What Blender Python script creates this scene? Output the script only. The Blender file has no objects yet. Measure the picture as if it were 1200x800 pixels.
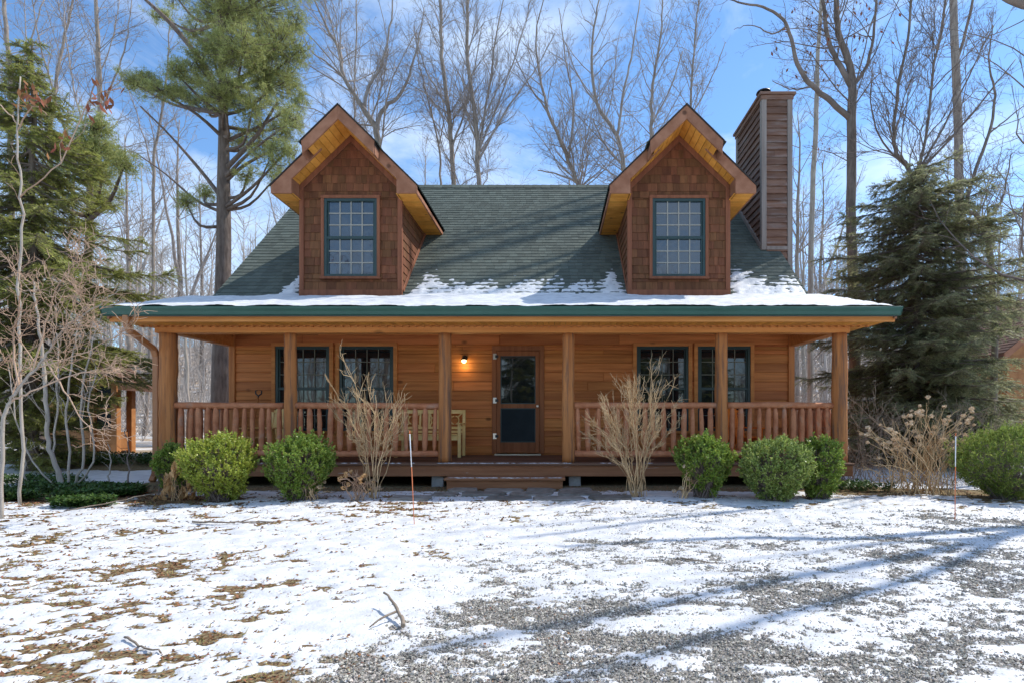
import bpy, math, random
import numpy as np
from mathutils import Vector, Matrix
R = math.radians
SC = bpy.context.scene
COL = SC.collection
RNG = np.random.default_rng(7)
random.seed(7)
F, VX, VY, H = 633.0, 650.0, 490.0, 1.2          # focal length in photo pixels, vanishing point, eye height
def P(px, py, D):
    return np.array(((px-VX)*D/F, D, H+(VY-py)*D/F))

# ------------------------------------------------------------------ mesh builder
class MB:
    def __init__(s): s.v=[]; s.f=[]; s.n=0; s.tb={}
    def add(s, verts, faces, mat=0, smooth=False):
        verts=np.asarray(verts,dtype=np.float32).reshape(-1,3); faces=np.asarray(faces,dtype=np.int32)
        s.v.append(verts); s.f.append((faces+s.n,mat,smooth)); s.n+=len(verts); return s
    def box(s,x0,x1,y0,y1,z0,z1,mat=0):
        v=[(x,y,z) for x in (x0,x1) for y in (y0,y1) for z in (z0,z1)]
        return s.add(v,[(0,1,3,2),(4,6,7,5),(0,4,5,1),(2,3,7,6),(0,2,6,4),(1,5,7,3)],mat)
    def bar(s,a,b,w,h,up=(0,0,1),mat=0):
        """rectangular bar from a to b, w across, h along up"""
        a=Vector(a);b=Vector(b);d=(b-a).normalized();u=Vector(up)
        x=d.cross(u)
        if x.length<1e-5: x=d.cross(Vector((1,0,0)))
        x.normalize();z=x.cross(d).normalized()
        v=[]
        for p in (a,b):
            for i,j in ((-1,-1),(1,-1),(1,1),(-1,1)): v.append(tuple(p+x*(w/2*i)+z*(h/2*j)))
        return s.add(v,[(0,1,2,3),(7,6,5,4),(0,4,5,1),(1,5,6,2),(2,6,7,3),(3,7,4,0)],mat)
    def prism(s,poly,a,b,axis='y',mat=0):
        """poly: list of 2-D points; extruded along axis from a to b"""
        n=len(poly); v=[]
        for t in (a,b):
            for p,q in poly:
                v.append((p,t,q) if axis=='y' else ((t,p,q) if axis=='x' else (p,q,t)))
        s.add(v,[(i,(i+1)%n,n+(i+1)%n,n+i) for i in range(n)],mat)
        k=s.n-2*n
        s.f.append((np.array([list(range(k,k+n))[::-1]],dtype=np.int32),mat,False))
        s.f.append((np.array([list(range(k+n,k+2*n))],dtype=np.int32),mat,False))
        return s
    def tubes(s,Pn,Rn,n=6,mat=0,smooth=True):
        """Pn (N,k,3), Rn (N,k)"""
        Pn=np.asarray(Pn,float);Rn=np.asarray(Rn,float)
        if Pn.ndim==2: Pn=Pn[None];Rn=np.broadcast_to(Rn,(1,Pn.shape[1]))
        N,k,_=Pn.shape
        T=np.empty_like(Pn);T[:,1:-1]=Pn[:,2:]-Pn[:,:-2];T[:,0]=Pn[:,1]-Pn[:,0];T[:,-1]=Pn[:,-1]-Pn[:,-2]
        T/=np.linalg.norm(T,axis=2,keepdims=True)+1e-9
        m=np.abs(Pn[:,-1]-Pn[:,0]);ref=np.zeros((N,3));ref[np.arange(N),np.argmin(m,axis=1)]=1
        A=np.cross(T,ref[:,None,:]);A/=np.linalg.norm(A,axis=2,keepdims=True)+1e-9
        B=np.cross(T,A)
        an=np.arange(n)*2*np.pi/n
        V=Pn[:,:,None,:]+Rn[:,:,None,None]*(np.cos(an)[None,None,:,None]*A[:,:,None,:]+np.sin(an)[None,None,:,None]*B[:,:,None,:])
        base=(np.arange(N)*k*n)[:,None,None]+(np.arange(k-1)*n)[None,:,None]
        i=np.arange(n)[None,None,:];j=(i+1)%n
        Fq=np.stack([base+i,base+j,base+n+j,base+n+i],axis=-1).reshape(-1,4)
        s.add(V.reshape(-1,3),Fq,mat,smooth)
        k0=s.n-N*k*n
        if N==1 and n>3:
            s.f.append((np.array([np.arange(n)[::-1]+k0],dtype=np.int32),mat,False))
            s.f.append((np.array([np.arange(n)+k0+(k-1)*n],dtype=np.int32),mat,False))
        return s
    def tube(s,pts,r,n=8,mat=0):
        pts=np.asarray(pts,float); r=np.full(len(pts),r) if np.isscalar(r) else np.asarray(r,float)
        return s.tubes(pts[None],r[None],n,mat)
    def queue(s,pts,r,n):
        s.tb.setdefault((len(pts),n),[]).append((pts,r))
    def flush(s,mat=0):
        for (k,n),l in s.tb.items(): s.tubes(np.array([a for a,_ in l]),np.array([b for _,b in l]),n,mat)
        s.tb={}; return s
    def quads(s,c,u,v,mat=0):
        """leaf diamonds: centres c, half axes u (long) and v (short)"""
        V=np.stack([c-u,c+v,c+u,c-v],axis=1).reshape(-1,3)
        return s.add(V,np.arange(len(c)*4).reshape(-1,4),mat)
    def tris(s,a,b,c,mat=0):
        V=np.stack([a,b,c],axis=1).reshape(-1,3)
        return s.add(V,np.arange(len(a)*3).reshape(-1,3),mat)
    def build(s,name,mats,parent=None,bevel=0,attr=None):
        s.flush()
        me=bpy.data.meshes.new(name)
        V=np.concatenate(s.v) if s.v else np.zeros((0,3),np.float32)
        me.vertices.add(len(V));me.vertices.foreach_set('co',V.ravel())
        lv=np.concatenate([f.ravel() for f,_,_ in s.f])
        tot=np.concatenate([np.full(len(f),f.shape[1],np.int32) for f,_,_ in s.f])
        mi=np.concatenate([np.full(len(f),m,np.int32) for f,m,_ in s.f])
        sm=np.concatenate([np.full(len(f),q,bool) for f,_,q in s.f])
        st=np.concatenate([[0],np.cumsum(tot)[:-1]]).astype(np.int32)
        me.loops.add(len(lv));me.loops.foreach_set('vertex_index',lv.astype(np.int32))
        me.polygons.add(len(tot));me.polygons.foreach_set('loop_start',st);me.polygons.foreach_set('loop_total',tot)
        me.polygons.foreach_set('material_index',mi);me.polygons.foreach_set('use_smooth',sm)
        if not isinstance(mats,(list,tuple)): mats=[mats]
        for m in mats: me.materials.append(m)
        if attr is not None:
            for an,av in attr.items():
                at=me.attributes.new(an,'FLOAT','POINT');at.data.foreach_set('value',np.asarray(av,np.float32))
        me.update(calc_edges=True);me.validate()
        o=bpy.data.objects.new(name,me);COL.objects.link(o)
        if parent is not None:
            o.parent=parent
            if parent.type=='EMPTY': o.location=-parent.location
        if bevel:
            b=o.modifiers.new('bevel','BEVEL');b.width=bevel;b.segments=1;b.limit_method='ANGLE'
        return o

def build_each(b,name,mats,parent=None,bevel=0):
    """one object per piece added to the builder"""
    off=0;res=[]
    for v in b.v:
        c=MB();c.v=[v];c.n=len(v);c.f=[(f-off,m,q) for f,m,q in b.f if off<=f.min()<off+len(v)]
        off+=len(v);res.append(c.build(name,mats,parent,bevel))
    return res
def tag(o,label=None,cat=None,group=None,kind=None):
    for k,v in (('label',label),('category',cat),('group',group),('kind',kind)):
        if v: o[k]=v
    return o
def thing(name,loc,label,cat,group=None,rz=0):
    o=bpy.data.objects.new(name,None);COL.objects.link(o);o.empty_display_size=.2
    o.location=Vector([float(c) for c in loc]);o.rotation_euler=(0,0,rz)
    return tag(o,label,cat,group)
def dup(root,loc,rz=0,scale=1,label=None,group=None):
    def cp(o,par):
        c=o.copy();COL.objects.link(c);c.parent=par
        for ch in o.children: cp(ch,c)
        return c
    r=root.copy();COL.objects.link(r)
    r.location=Vector([float(c) for c in loc]);r.rotation_euler=(0,0,rz);r.scale=(scale,)*3 if np.isscalar(scale) else scale
    for ch in root.children: cp(ch,r)
    if label: r['label']=label
    if group: r['group']=group
    return r

# ------------------------------------------------------------------ noise
_T=np.random.default_rng(3).random((256,256))
def vn(x,y,seed=0):
    x=np.asarray(x,float)+seed*17.31;y=np.asarray(y,float)+seed*9.77
    xi=np.floor(x).astype(int);yi=np.floor(y).astype(int);fx=x-xi;fy=y-yi
    fx=fx*fx*(3-2*fx);fy=fy*fy*(3-2*fy);g=lambda a,b:_T[a&255,b&255]
    return (g(xi,yi)*(1-fx)+g(xi+1,yi)*fx)*(1-fy)+(g(xi,yi+1)*(1-fx)+g(xi+1,yi+1)*fx)*fy
def fbm(x,y,seed=0,o=4,gain=.55):
    t=0;a=1;w=0
    for i in range(o):
        t=t+a*vn(np.asarray(x)*2**i,np.asarray(y)*2**i,seed+i*3.1);w+=a;a*=gain
    return t/w
def sst(a,b,x):
    t=np.clip((np.asarray(x,float)-a)/(b-a),0,1);return t*t*(3-2*t)

# ------------------------------------------------------------------ materials
def nodes(name):
    m=bpy.data.materials.new(name);m.use_nodes=True;nt=m.node_tree
    for n in list(nt.nodes): nt.nodes.remove(n)
    return m,nt,nt.nodes.new,nt.links.new
def rgb(c): return (c[0],c[1],c[2],1)
def mat(name,c1,c2=None,scale=(1,1,1),ns=1.0,rough=.75,island=.0,bump=0,spec=.25,trans=0,knot=0,contrast=(.35,.65),hue=.0,
        streak=None,metal=0,patch=None):
    """noise-mixed base colour, per-board variation, optional knots, weathered patches and bump"""
    m,nt,N,L=nodes(name)
    out=N('ShaderNodeOutputMaterial');bs=N('ShaderNodeBsdfPrincipled')
    bs.inputs['Roughness'].default_value=rough;bs.inputs['Specular IOR Level'].default_value=spec;bs.inputs['Metallic'].default_value=metal
    tc=N('ShaderNodeTexCoord');geo=N('ShaderNodeNewGeometry')
    mp=N('ShaderNodeMapping');mp.inputs['Scale'].default_value=scale;L(tc.outputs['Object'],mp.inputs['Vector'])
    vec=mp.outputs['Vector']
    if island:
        ad=N('ShaderNodeVectorMath');ad.operation='ADD';mu=N('ShaderNodeMath');mu.operation='MULTIPLY';mu.inputs[1].default_value=37.0
        L(geo.outputs['Random Per Island'],mu.inputs[0]);L(vec,ad.inputs[0]);L(mu.outputs[0],ad.inputs[1]);vec=ad.outputs[0]
    nz=N('ShaderNodeTexNoise');nz.inputs['Scale'].default_value=ns;nz.inputs['Detail'].default_value=5;nz.inputs['Roughness'].default_value=.6
    L(vec,nz.inputs['Vector'])
    rp=N('ShaderNodeValToRGB');rp.color_ramp.elements[0].position=contrast[0];rp.color_ramp.elements[1].position=contrast[1]
    rp.color_ramp.elements[0].color=rgb(c1);rp.color_ramp.elements[1].color=rgb(c2 or c1);L(nz.outputs['Fac'],rp.inputs['Fac'])
    c=rp.outputs['Color']
    def mix(fac,a,b,bt='MIX'):
        x=N('ShaderNodeMix');x.data_type='RGBA';x.blend_type=bt
        if hasattr(fac,'is_output'): L(fac,x.inputs[0])
        else: x.inputs[0].default_value=fac
        for i,q in ((6,a),(7,b)):
            if hasattr(q,'is_output'): L(q,x.inputs[i])
            else: x.inputs[i].default_value=rgb(q)
        return x.outputs[2]
    if knot:
        k=N('ShaderNodeTexVoronoi');k.inputs['Scale'].default_value=knot
        mk=N('ShaderNodeMapping');mk.inputs['Scale'].default_value=tuple(1 if a>=max(scale)*.9 else .55 for a in scale);L(tc.outputs['Object'],mk.inputs['Vector'])
        L(mk.outputs['Vector'],k.inputs['Vector'])
        r2=N('ShaderNodeMapRange');r2.inputs[1].default_value=.055;r2.inputs[2].default_value=.115;r2.inputs[3].default_value=.75;r2.inputs[4].default_value=0
        L(k.outputs['Distance'],r2.inputs[0]);c=mix(r2.outputs[0],c,tuple(v*.22 for v in c1))
    if patch:
        pc,ps,pl,ph=patch
        n3=N('ShaderNodeTexNoise');n3.inputs['Scale'].default_value=ps;n3.inputs['Detail'].default_value=6;n3.inputs['Roughness'].default_value=.65
        L(mp.outputs['Vector'],n3.inputs['Vector'])
        r3=N('ShaderNodeMapRange');r3.inputs[1].default_value=pl;r3.inputs[2].default_value=ph;L(n3.outputs['Fac'],r3.inputs[0]);c=mix(r3.outputs[0],c,pc)
    if island:
        hs=N('ShaderNodeHueSaturation');r4=N('ShaderNodeMapRange');r4.inputs[3].default_value=1-island;r4.inputs[4].default_value=1+island
        L(geo.outputs['Random Per Island'],r4.inputs[0]);L(r4.outputs[0],hs.inputs['Value'])
        if hue:
            w=N('ShaderNodeTexWhiteNoise');w.noise_dimensions='1D';L(geo.outputs['Random Per Island'],w.inputs['W'])
            r5=N('ShaderNodeMapRange');r5.inputs[3].default_value=.5-hue;r5.inputs[4].default_value=.5+hue;L(w.outputs['Value'],r5.inputs[0]);L(r5.outputs[0],hs.inputs['Hue'])
        L(c,hs.inputs['Color']);c=hs.outputs['Color']
    L(c,bs.inputs['Base Color'])
    if bump:
        b=N('ShaderNodeBump');b.inputs['Strength'].default_value=bump;b.inputs['Distance'].default_value=.01;L(nz.outputs['Fac'],b.inputs['Height']);L(b.outputs[0],bs.inputs['Normal'])
    sh=bs.outputs[0]
    if trans:
        t=N('ShaderNodeBsdfTranslucent');L(c,t.inputs['Color']);x=N('ShaderNodeMixShader');x.inputs[0].default_value=trans
        L(sh,x.inputs[1]);L(t.outputs[0],x.inputs[2]);sh=x.outputs[0]
    L(sh,out.inputs['Surface']);return m
def emit(name,c,s):
    m,nt,N,L=nodes(name);o=N('ShaderNodeOutputMaterial');e=N('ShaderNodeEmission');e.inputs[0].default_value=rgb(c);e.inputs[1].default_value=s;L(e.outputs[0],o.inputs[0]);return m

GX,GZ,GY=(.5,9,9),(9,9,.5),(9,.5,9)      # grain running along X, Z, Y
M={}
M['siding']=mat('siding_wood',(.40,.135,.038),(.60,.235,.07),GX,1.6,.6,.2,.15,knot=2.6,hue=.006)
M['trimwood']=mat('trim_wood',(.46,.17,.048),(.60,.255,.077),GX,1.5,.6,.12,.12,knot=2.2)
M['trimv']=mat('upright_trim_wood',(.38,.135,.042),(.52,.21,.068),GZ,1.5,.6,.12,.12,knot=2.2)
M['beam']=mat('beam_wood',(.53,.20,.052),(.68,.30,.09),GX,1.4,.55,.1,.12,knot=1.8)
M['post']=mat('log_post_wood',(.37,.135,.042),(.55,.235,.082),GZ,1.2,.75,.1,.4,knot=1.7,patch=((.21,.105,.06),1.6,.50,.62))
M['rail']=mat('log_rail_wood',(.40,.145,.066),(.55,.24,.12),(3,3,3),2.2,.7,.16,.3,patch=((.40,.27,.20),2.0,.56,.75))
M['deck']=mat('deck_wood',(.11,.06,.04),(.18,.105,.07),GX,1.6,.75,.2,.2)
M['rim']=mat('rim_joist_wood',(.23,.10,.048),(.33,.155,.078),GX,1.6,.7,.1,.3,patch=((.45,.40,.38),4,.66,.72))
M['shake']=mat('cedar_shake',(.125,.05,.022),(.20,.08,.036),(9,9,.8),1.5,.75,.22,.4,hue=.008)
M['fascia']=mat('fascia_board',(.25,.105,.055),(.36,.17,.098),(2,2,2),2.0,.65,.12,.15,knot=2.0)
M['dtrim']=mat('dormer_trim',(.17,.06,.03),(.25,.095,.048),GZ,1.6,.65,.15,.2)
M['soffit']=mat('pine_soffit',(.58,.24,.038),(.74,.35,.07),(4,4,4),1.2,.5,.16,.1,knot=2.4)
M['chim']=mat('weathered_clapboard',(.15,.075,.05),(.23,.13,.09),(1,1,8),1.8,.8,.18,.3,patch=((.28,.23,.21),1.6,.5,.75))
M['greyboard']=mat('grey_corner_board',(.22,.175,.15),(.30,.25,.22),GZ,1.6,.8,.08,.2)
M['shingle']=mat('asphalt_shingle',(.075,.09,.076),(.13,.148,.125),(1,1,1),90,.9,.2,.5,contrast=(.3,.7),hue=.012)
M['roofdeck']=mat('roof_deck',(.05,.06,.05),(.07,.08,.07))
M['drip']=mat('dark_drip_edge',(.035,.028,.025),(.05,.04,.035))
M['gutter']=mat('green_gutter',(.02,.092,.07),(.026,.108,.082),(1,1,1),3,.35,spec=.5)
M['spout']=mat('brown_downspout',(.36,.15,.055),(.40,.17,.065),(1,1,1),3,.4,spec=.5)
M['winframe']=mat('green_window_frame',(.016,.042,.04),(.022,.052,.05),(1,1,1),3,.4,spec=.5)
M['muntin']=mat('pale_muntin',(.30,.29,.25),(.36,.345,.30),(1,1,1),3,.5)
M['muntindark']=mat('olive_muntin',(.17,.17,.13),(.20,.20,.16),(1,1,1),3,.5)
M['doorwood']=mat('door_wood',(.22,.08,.03),(.32,.125,.05),GZ,1.5,.6,.1,.12)
M['boxbright']=mat('sunlit_boxwood_leaf',(.25,.31,.035),(.50,.55,.11),(1,1,1),2.5,.4,.32,spec=.45,trans=.4,hue=.02)  # boxwood leaf brightened: sunlight put into its colour
M['boxpale']=mat('glint_boxwood_leaf',(.16,.225,.035),(.46,.54,.17),(1,1,1),5,.4,.35,spec=.5,trans=.4,hue=.02)  # paler boxwood leaf: glints on the tips put into its colour
M['concrete']=mat('concrete',(.30,.31,.31),(.42,.43,.43),(1,1,1),9,.85,.05,.3)
M['dark']=mat('black_metal',(.012,.012,.012),(.02,.02,.02),(1,1,1),5,.4,spec=.5)
M['steel']=mat('bright_steel',(.6,.58,.52),(.7,.68,.62),(1,1,1),5,.3,metal=1)
M['cream']=mat('cream_paint',(.80,.56,.20),(.88,.66,.28),(2,2,2),4,.5,.06,.1)
M['orange']=mat('orange_paint',(.72,.17,.012),(.80,.21,.02),(2,2,2),4,.4,.06,.1)
M['stone']=mat('flagstone',(.17,.145,.12),(.30,.27,.24),(1,1,1),7,.85,.28,.5)
M['stick']=mat('dead_wood',(.20,.15,.11),(.32,.26,.20),(4,4,4),3,.9,.1,.3)
M['stakeo']=mat('orange_stake',(.68,.18,.06),(.74,.22,.09),(1,1,1),3,.5)
M['stakew']=mat('white_stake_top',(.8,.8,.8),(.85,.85,.85),(1,1,1),3,.5)
def glass(name,c,rough,ior,bump,scale):
    m,nt,N,L=nodes(name);o=N('ShaderNodeOutputMaterial');b=N('ShaderNodeBsdfPrincipled');b.inputs['Base Color'].default_value=rgb(c)
    b.inputs['Roughness'].default_value=rough;b.inputs['IOR'].default_value=ior
    tc=N('ShaderNodeTexCoord');nz=N('ShaderNodeTexNoise');nz.inputs['Scale'].default_value=scale;nz.inputs['Detail'].default_value=2
    L(tc.outputs['Object'],nz.inputs['Vector']);bp=N('ShaderNodeBump');bp.inputs['Strength'].default_value=bump;bp.inputs['Distance'].default_value=.02
    L(nz.outputs['Fac'],bp.inputs['Height']);L(bp.outputs[0],b.inputs['Normal']);L(b.outputs[0],o.inputs[0]);return m
M['glass']=glass('window_glass',(.012,.016,.018),.02,1.75,.08,1.5)
M['glassup']=glass('upper_window_glass',(.014,.038,.062),.04,1.95,.22,3.0)
M['screen']=mat('insect_screen',(.018,.027,.032),(.028,.04,.046),(1,1,1),2.0,.6,spec=.08)
M['bulb']=emit('lit_bulb',(1,.78,.42),9)
M['bark']=mat('grey_bark',(.22,.175,.145),(.38,.32,.27),(6,6,1.2),2.2,.9,.0,.6)
M['barkdark']=mat('dark_bark',(.14,.11,.09),(.27,.215,.18),(6,6,1.2),2.2,.9,.0,.6)
M['barkpale']=mat('pale_bark',(.34,.29,.24),(.50,.44,.37),(6,6,1.2),2.2,.9,.0,.4)
M['twig']=mat('grey_twig',(.28,.23,.205),(.40,.35,.32),(1,1,1),2.2,.9)
M['twigred']=mat('reddish_twig',(.42,.27,.18),(.56,.40,.29),(1,1,1),1.2,.85)
M['twigdark']=mat('dark_twig',(.16,.125,.105),(.27,.215,.185),(1,1,1),2.2,.9)
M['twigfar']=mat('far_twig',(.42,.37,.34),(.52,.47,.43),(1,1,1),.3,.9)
M['pinebark']=mat('pine_bark',(.11,.08,.065),(.20,.155,.13),(5,5,1.0),2.5,.9,.0,.8)
M['pine']=mat('pine_needles',(.22,.25,.075),(.50,.50,.19),(1,1,1),.55,.6,.25,trans=.35,hue=.015)
M['spruce']=mat('spruce_needles',(.18,.21,.05),(.44,.45,.13),(1,1,1),.7,.6,.3,trans=.35,hue=.015)
M['hemlock']=mat('hemlock_needles',(.20,.22,.10),(.46,.46,.25),(1,1,1),.8,.6,.3,trans=.45,hue=.02)
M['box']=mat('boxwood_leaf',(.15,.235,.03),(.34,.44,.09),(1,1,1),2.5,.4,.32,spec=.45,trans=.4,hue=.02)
M['juniper']=mat('juniper_leaf',(.14,.21,.04),(.33,.38,.09),(1,1,1),2.5,.6,.3,trans=.4,hue=.02)
M['cover']=mat('ground_cover_leaf',(.03,.075,.014),(.09,.15,.035),(1,1,1),1.5,.45,.35,trans=.2,hue=.02)
M['tanstem']=mat('tan_stem',(.40,.25,.12),(.72,.52,.30),(1,1,1),6,.8,.34)
M['dryflower']=mat('dried_flower',(.60,.42,.25),(.80,.66,.48),(1,1,1),6,.85,.25,trans=.25)
M['dryleaf']=mat('dry_leaf',(.50,.30,.13),(.68,.45,.23),(1,1,1),4,.85,.25,trans=.25)
M['oakleaf']=mat('oak_leaf',(.20,.075,.035),(.33,.14,.07),(1,1,1),4,.8,.3,trans=.25,hue=.02)
M['litter']=mat('leaf_litter',(.11,.055,.028),(.32,.165,.075),(1,1,1),1.5,.85,.45,hue=.03)
M['grass']=mat('winter_grass',(.20,.17,.06),(.36,.29,.12),(1,1,1),1.2,.85,.35,hue=.04)
M['pebble']=mat('crushed_gravel',(.28,.255,.22),(.54,.495,.43),(1,1,1),1.5,.85,.5,hue=.03)
M['hutwood']=mat('orange_cabin_wood',(.36,.15,.055),(.48,.23,.09),(2,2,2),2,.6,.15,.2)
M['hutroof']=mat('rusty_shingle',(.10,.055,.04),(.17,.095,.07),(1,1,1),3,.9,.3,.3)
def snowmat():
    m,nt,N,L=nodes('snow');o=N('ShaderNodeOutputMaterial');b=N('ShaderNodeBsdfPrincipled');b.inputs['Roughness'].default_value=.55
    b.inputs['Specular IOR Level'].default_value=.3
    tc=N('ShaderNodeTexCoord')
    nz=N('ShaderNodeTexNoise');nz.inputs['Scale'].default_value=5;nz.inputs['Detail'].default_value=6;L(tc.outputs['Object'],nz.inputs['Vector'])
    rp=N('ShaderNodeValToRGB');rp.color_ramp.elements[0].color=(.57,.58,.60,1);rp.color_ramp.elements[1].color=(.73,.735,.745,1);rp.color_ramp.elements[0].position=.35;rp.color_ramp.elements[1].position=.6
    L(nz.outputs['Fac'],rp.inputs['Fac']);L(rp.outputs[0],b.inputs['Base Color'])
    n2=N('ShaderNodeTexNoise');n2.inputs['Scale'].default_value=45;n2.inputs['Detail'].default_value=4;L(tc.outputs['Object'],n2.inputs['Vector'])
    bp=N('ShaderNodeBump');bp.inputs['Strength'].default_value=.7;bp.inputs['Distance'].default_value=.01;L(n2.outputs['Fac'],bp.inputs['Height']);L(bp.outputs[0],b.inputs['Normal'])
    L(b.outputs[0],o.inputs[0]);return m
M['snow']=snowmat()
def groundmat():
    m,nt,N,L=nodes('ground');o=N('ShaderNodeOutputMaterial');b=N('ShaderNodeBsdfPrincipled');b.inputs['Roughness'].default_value=.9;b.inputs['Specular IOR Level'].default_value=.1
    tc=N('ShaderNodeTexCoord')
    def noise(s,d=5):
        n=N('ShaderNodeTexNoise');n.inputs['Scale'].default_value=s;n.inputs['Detail'].default_value=d;L(tc.outputs['Object'],n.inputs['Vector']);return n.outputs['Fac']
    def ramp(f,*st):
        r=N('ShaderNodeValToRGB');e=r.color_ramp.elements
        while len(e)<len(st): e.new(.5)
        for q,(p,c) in zip(e,st): q.position=p;q.color=rgb(c)
        L(f,r.inputs[0]);return r.outputs[0]
    soil=ramp(noise(28,8),(.3,(.08,.055,.035)),(.45,(.17,.11,.06)),(.55,(.27,.215,.12)),(.68,(.14,.14,.065)))
    v=N('ShaderNodeTexVoronoi');v.inputs['Scale'].default_value=45;L(tc.outputs['Object'],v.inputs['Vector'])
    bw=N('ShaderNodeRGBToBW');L(v.outputs['Color'],bw.inputs[0]);grav=ramp(bw.outputs[0],(.2,(.14,.13,.115)),(.8,(.36,.335,.30)))
    far=ramp(noise(1.2,8),(.35,(.34,.25,.17)),(.5,(.46,.38,.30)),(.62,(.74,.72,.70)))
    def mix(att,a,c):
        at=N('ShaderNodeAttribute');at.attribute_name=att;x=N('ShaderNodeMix');x.data_type='RGBA';L(at.outputs['Fac'],x.inputs[0]);L(a,x.inputs[6]);L(c,x.inputs[7]);return x.outputs[2]
    c=mix('gravel',soil,grav);c=mix('woods',c,far);L(c,b.inputs['Base Color'])
    bp=N('ShaderNodeBump');bp.inputs['Strength'].default_value=.6;bp.inputs['Distance'].default_value=.02;L(noise(30),bp.inputs['Height']);L(bp.outputs[0],b.inputs['Normal'])
    L(b.outputs[0],o.inputs[0]);return m
M['ground']=groundmat()
# ------------------------------------------------------------------ house
XC=-.87; WL,WR=-6.65,4.89; YW,YB=11.1,19.1; YR=15.1; ZD=.454
ZE,YE=2.95,8.5                      # porch eave
YK,ZK=10.86,3.67; SL=.95            # kink and steep pitch
PL,PR=-7.09,5.42; ML,MR=-6.87,5.13
ZR=ZK+SL*(YR-YK)
def zroof(y):
    y=np.asarray(y,float)
    return np.maximum(ZE+(ZK-ZE)/(YK-YE)*(y-YE),np.where(y<YR,ZK+SL*(y-YK),ZR-SL*(y-YR)))
rb=random.Random(11)
def rows(mb,O,U,V,N,v0,v1,expo,tab,thick,spans,lap=1.12,mat=0,gap=.004,edges=(),jit=0.,top=.2):
    O,U,V,N=[np.array(q,float) for q in (O,U,V,N)]
    vs=[];v=v0
    while v<v1-1e-4:
        e=min(v+expo,v1);cuts=sorted([q for q in edges if v+.012<q<e-.012]);prev=v
        for q in cuts+[e]: vs.append((prev,q,q==e));prev=q
        v=e
    Vt=[];Fc=[];n=0
    for a,b,full in vs:
        for u0,u1 in spans(a,b):
            u=u0;first=True
            while u<u1-1e-3:
                w=rb.uniform(*tab)*(rb.uniform(.2,1) if first else 1);first=False
                ue=min(u+w,u1)
                if u1-ue<tab[0]*.25: ue=u1
                h=(b-a)*lap if full else (b-a)
                if b>=v1-1e-4: h=b-a
                j=rb.uniform(-jit,jit);t=thick*rb.uniform(.85,1.1)
                for uu in (u+gap/2,ue-gap/2):
                    for vv,nn in ((a+j,0),(a+j,t),(a+h,0),(a+h,t*top)): Vt.append(O+U*uu+V*vv+N*nn)
                Fc+= [(n+1,n+5,n+7,n+3),(n,n+4,n+5,n+1),(n,n+1,n+3,n+2),(n+4,n+6,n+7,n+5),(n+2,n+3,n+7,n+6)];n+=8
                u=ue
    mb.add(Vt,Fc,mat)
def cut(u0,u1,holes,a,b):
    """intervals of u0..u1 left when openings (x0,x1,z0,z1) crossing row a..b are removed"""
    m=(a+b)/2;s=[(u0,u1)]
    for x0,x1,z0,z1 in holes:
        if z0<m<z1:
            t=[]
            for p,q in s:
                if x1<=p or x0>=q: t.append((p,q));continue
                if x0>p: t.append((p,x0))
                if x1<q: t.append((x1,q))
            s=t
    return s

house=thing('log_cabin_house',(XC,YW,0),'cedar log cabin with twin gable dormers, green shingle roof and full width front porch','house')
# --- front wall with its openings (x0,x1,z0,z1)
ZS,ZT=.95,2.674                      # window sill and head
WINS=[(-5.72,-4.61),(-4.41,-3.30),(1.68,2.74),(2.93,4.01)]
DOOR=(-1.20,-.30,ZD+.03,2.60)
holes=[(a-.005,b+.005,ZS,ZT) for a,b in WINS]+[DOOR]
b=MB()
ed=[ZS,ZT,DOOR[2],DOOR[3]]
rows(b,(0,YW,0),(1,0,0),(0,0,1),(0,-1,0),ZD,3.06,.188,(2.2,4.2),.022,lambda a,c:cut(WL,WR,holes,a,c),lap=1,edges=ed,top=.45,gap=.003)
b.box(WL,WR,YW+.06,YW+.15,.1,3.5)
wall=b.build('front_wall',M['siding'],house,bevel=.009)
b=MB();b.box(WL-.02,WL+.10,YW-.05,YW+.09,ZD,3.06);b.box(WR-.10,WR+.02,YW-.05,YW+.09,ZD,3.06);build_each(b,'corner_board',M['trimv'],wall,bevel=.004)
b=MB();b.box(WL+.101,WR-.101,YW-.045,YW-.001,2.92,3.06);build_each(b,'frieze_board',M['trimwood'],wall,bevel=.004)
for nm,X,sg in (('gable_wall',WL,-1),('gable_wall',WR,1)):
    b=MB()
    def gs(a,c): 
        m=(a+c)/2
        lim=(c-ZK)/SL+.14
        return [(max(0,(YK+lim)-YW+.05),min(YB-YW,(2*YR-YK-lim)-YW-.05))] if c>ZK-.1 else [(0,YB-YW)]
    rows(b,(X,YW+.12 if False else YW,0),(0,1,0),(0,0,1),(sg,0,0),.12,7.5,.188,(2.2,4.2),.022,gs,lap=1,top=.45)
    b.prism([(YW+.15,.1),(YB-.02,.1),(YB-.02,3.55),(YR,7.4),(YW+.15,3.65)],X-sg*.14,X-sg*.003,'x')
    b.build(nm,M['siding'],house)
b=MB();b.box(WL,WR,YB-.02,YB+.12,.1,3.6);b.build('rear_wall',M['siding'],house)
b=MB();b.box(WL+.2,WR-.2,YW+.16,YB-.2,0,.08);b.box(WL,WR,YW+.01,YW+.3,-.3,ZD-.06);build_each(b,'foundation',M['concrete'],house)

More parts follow.
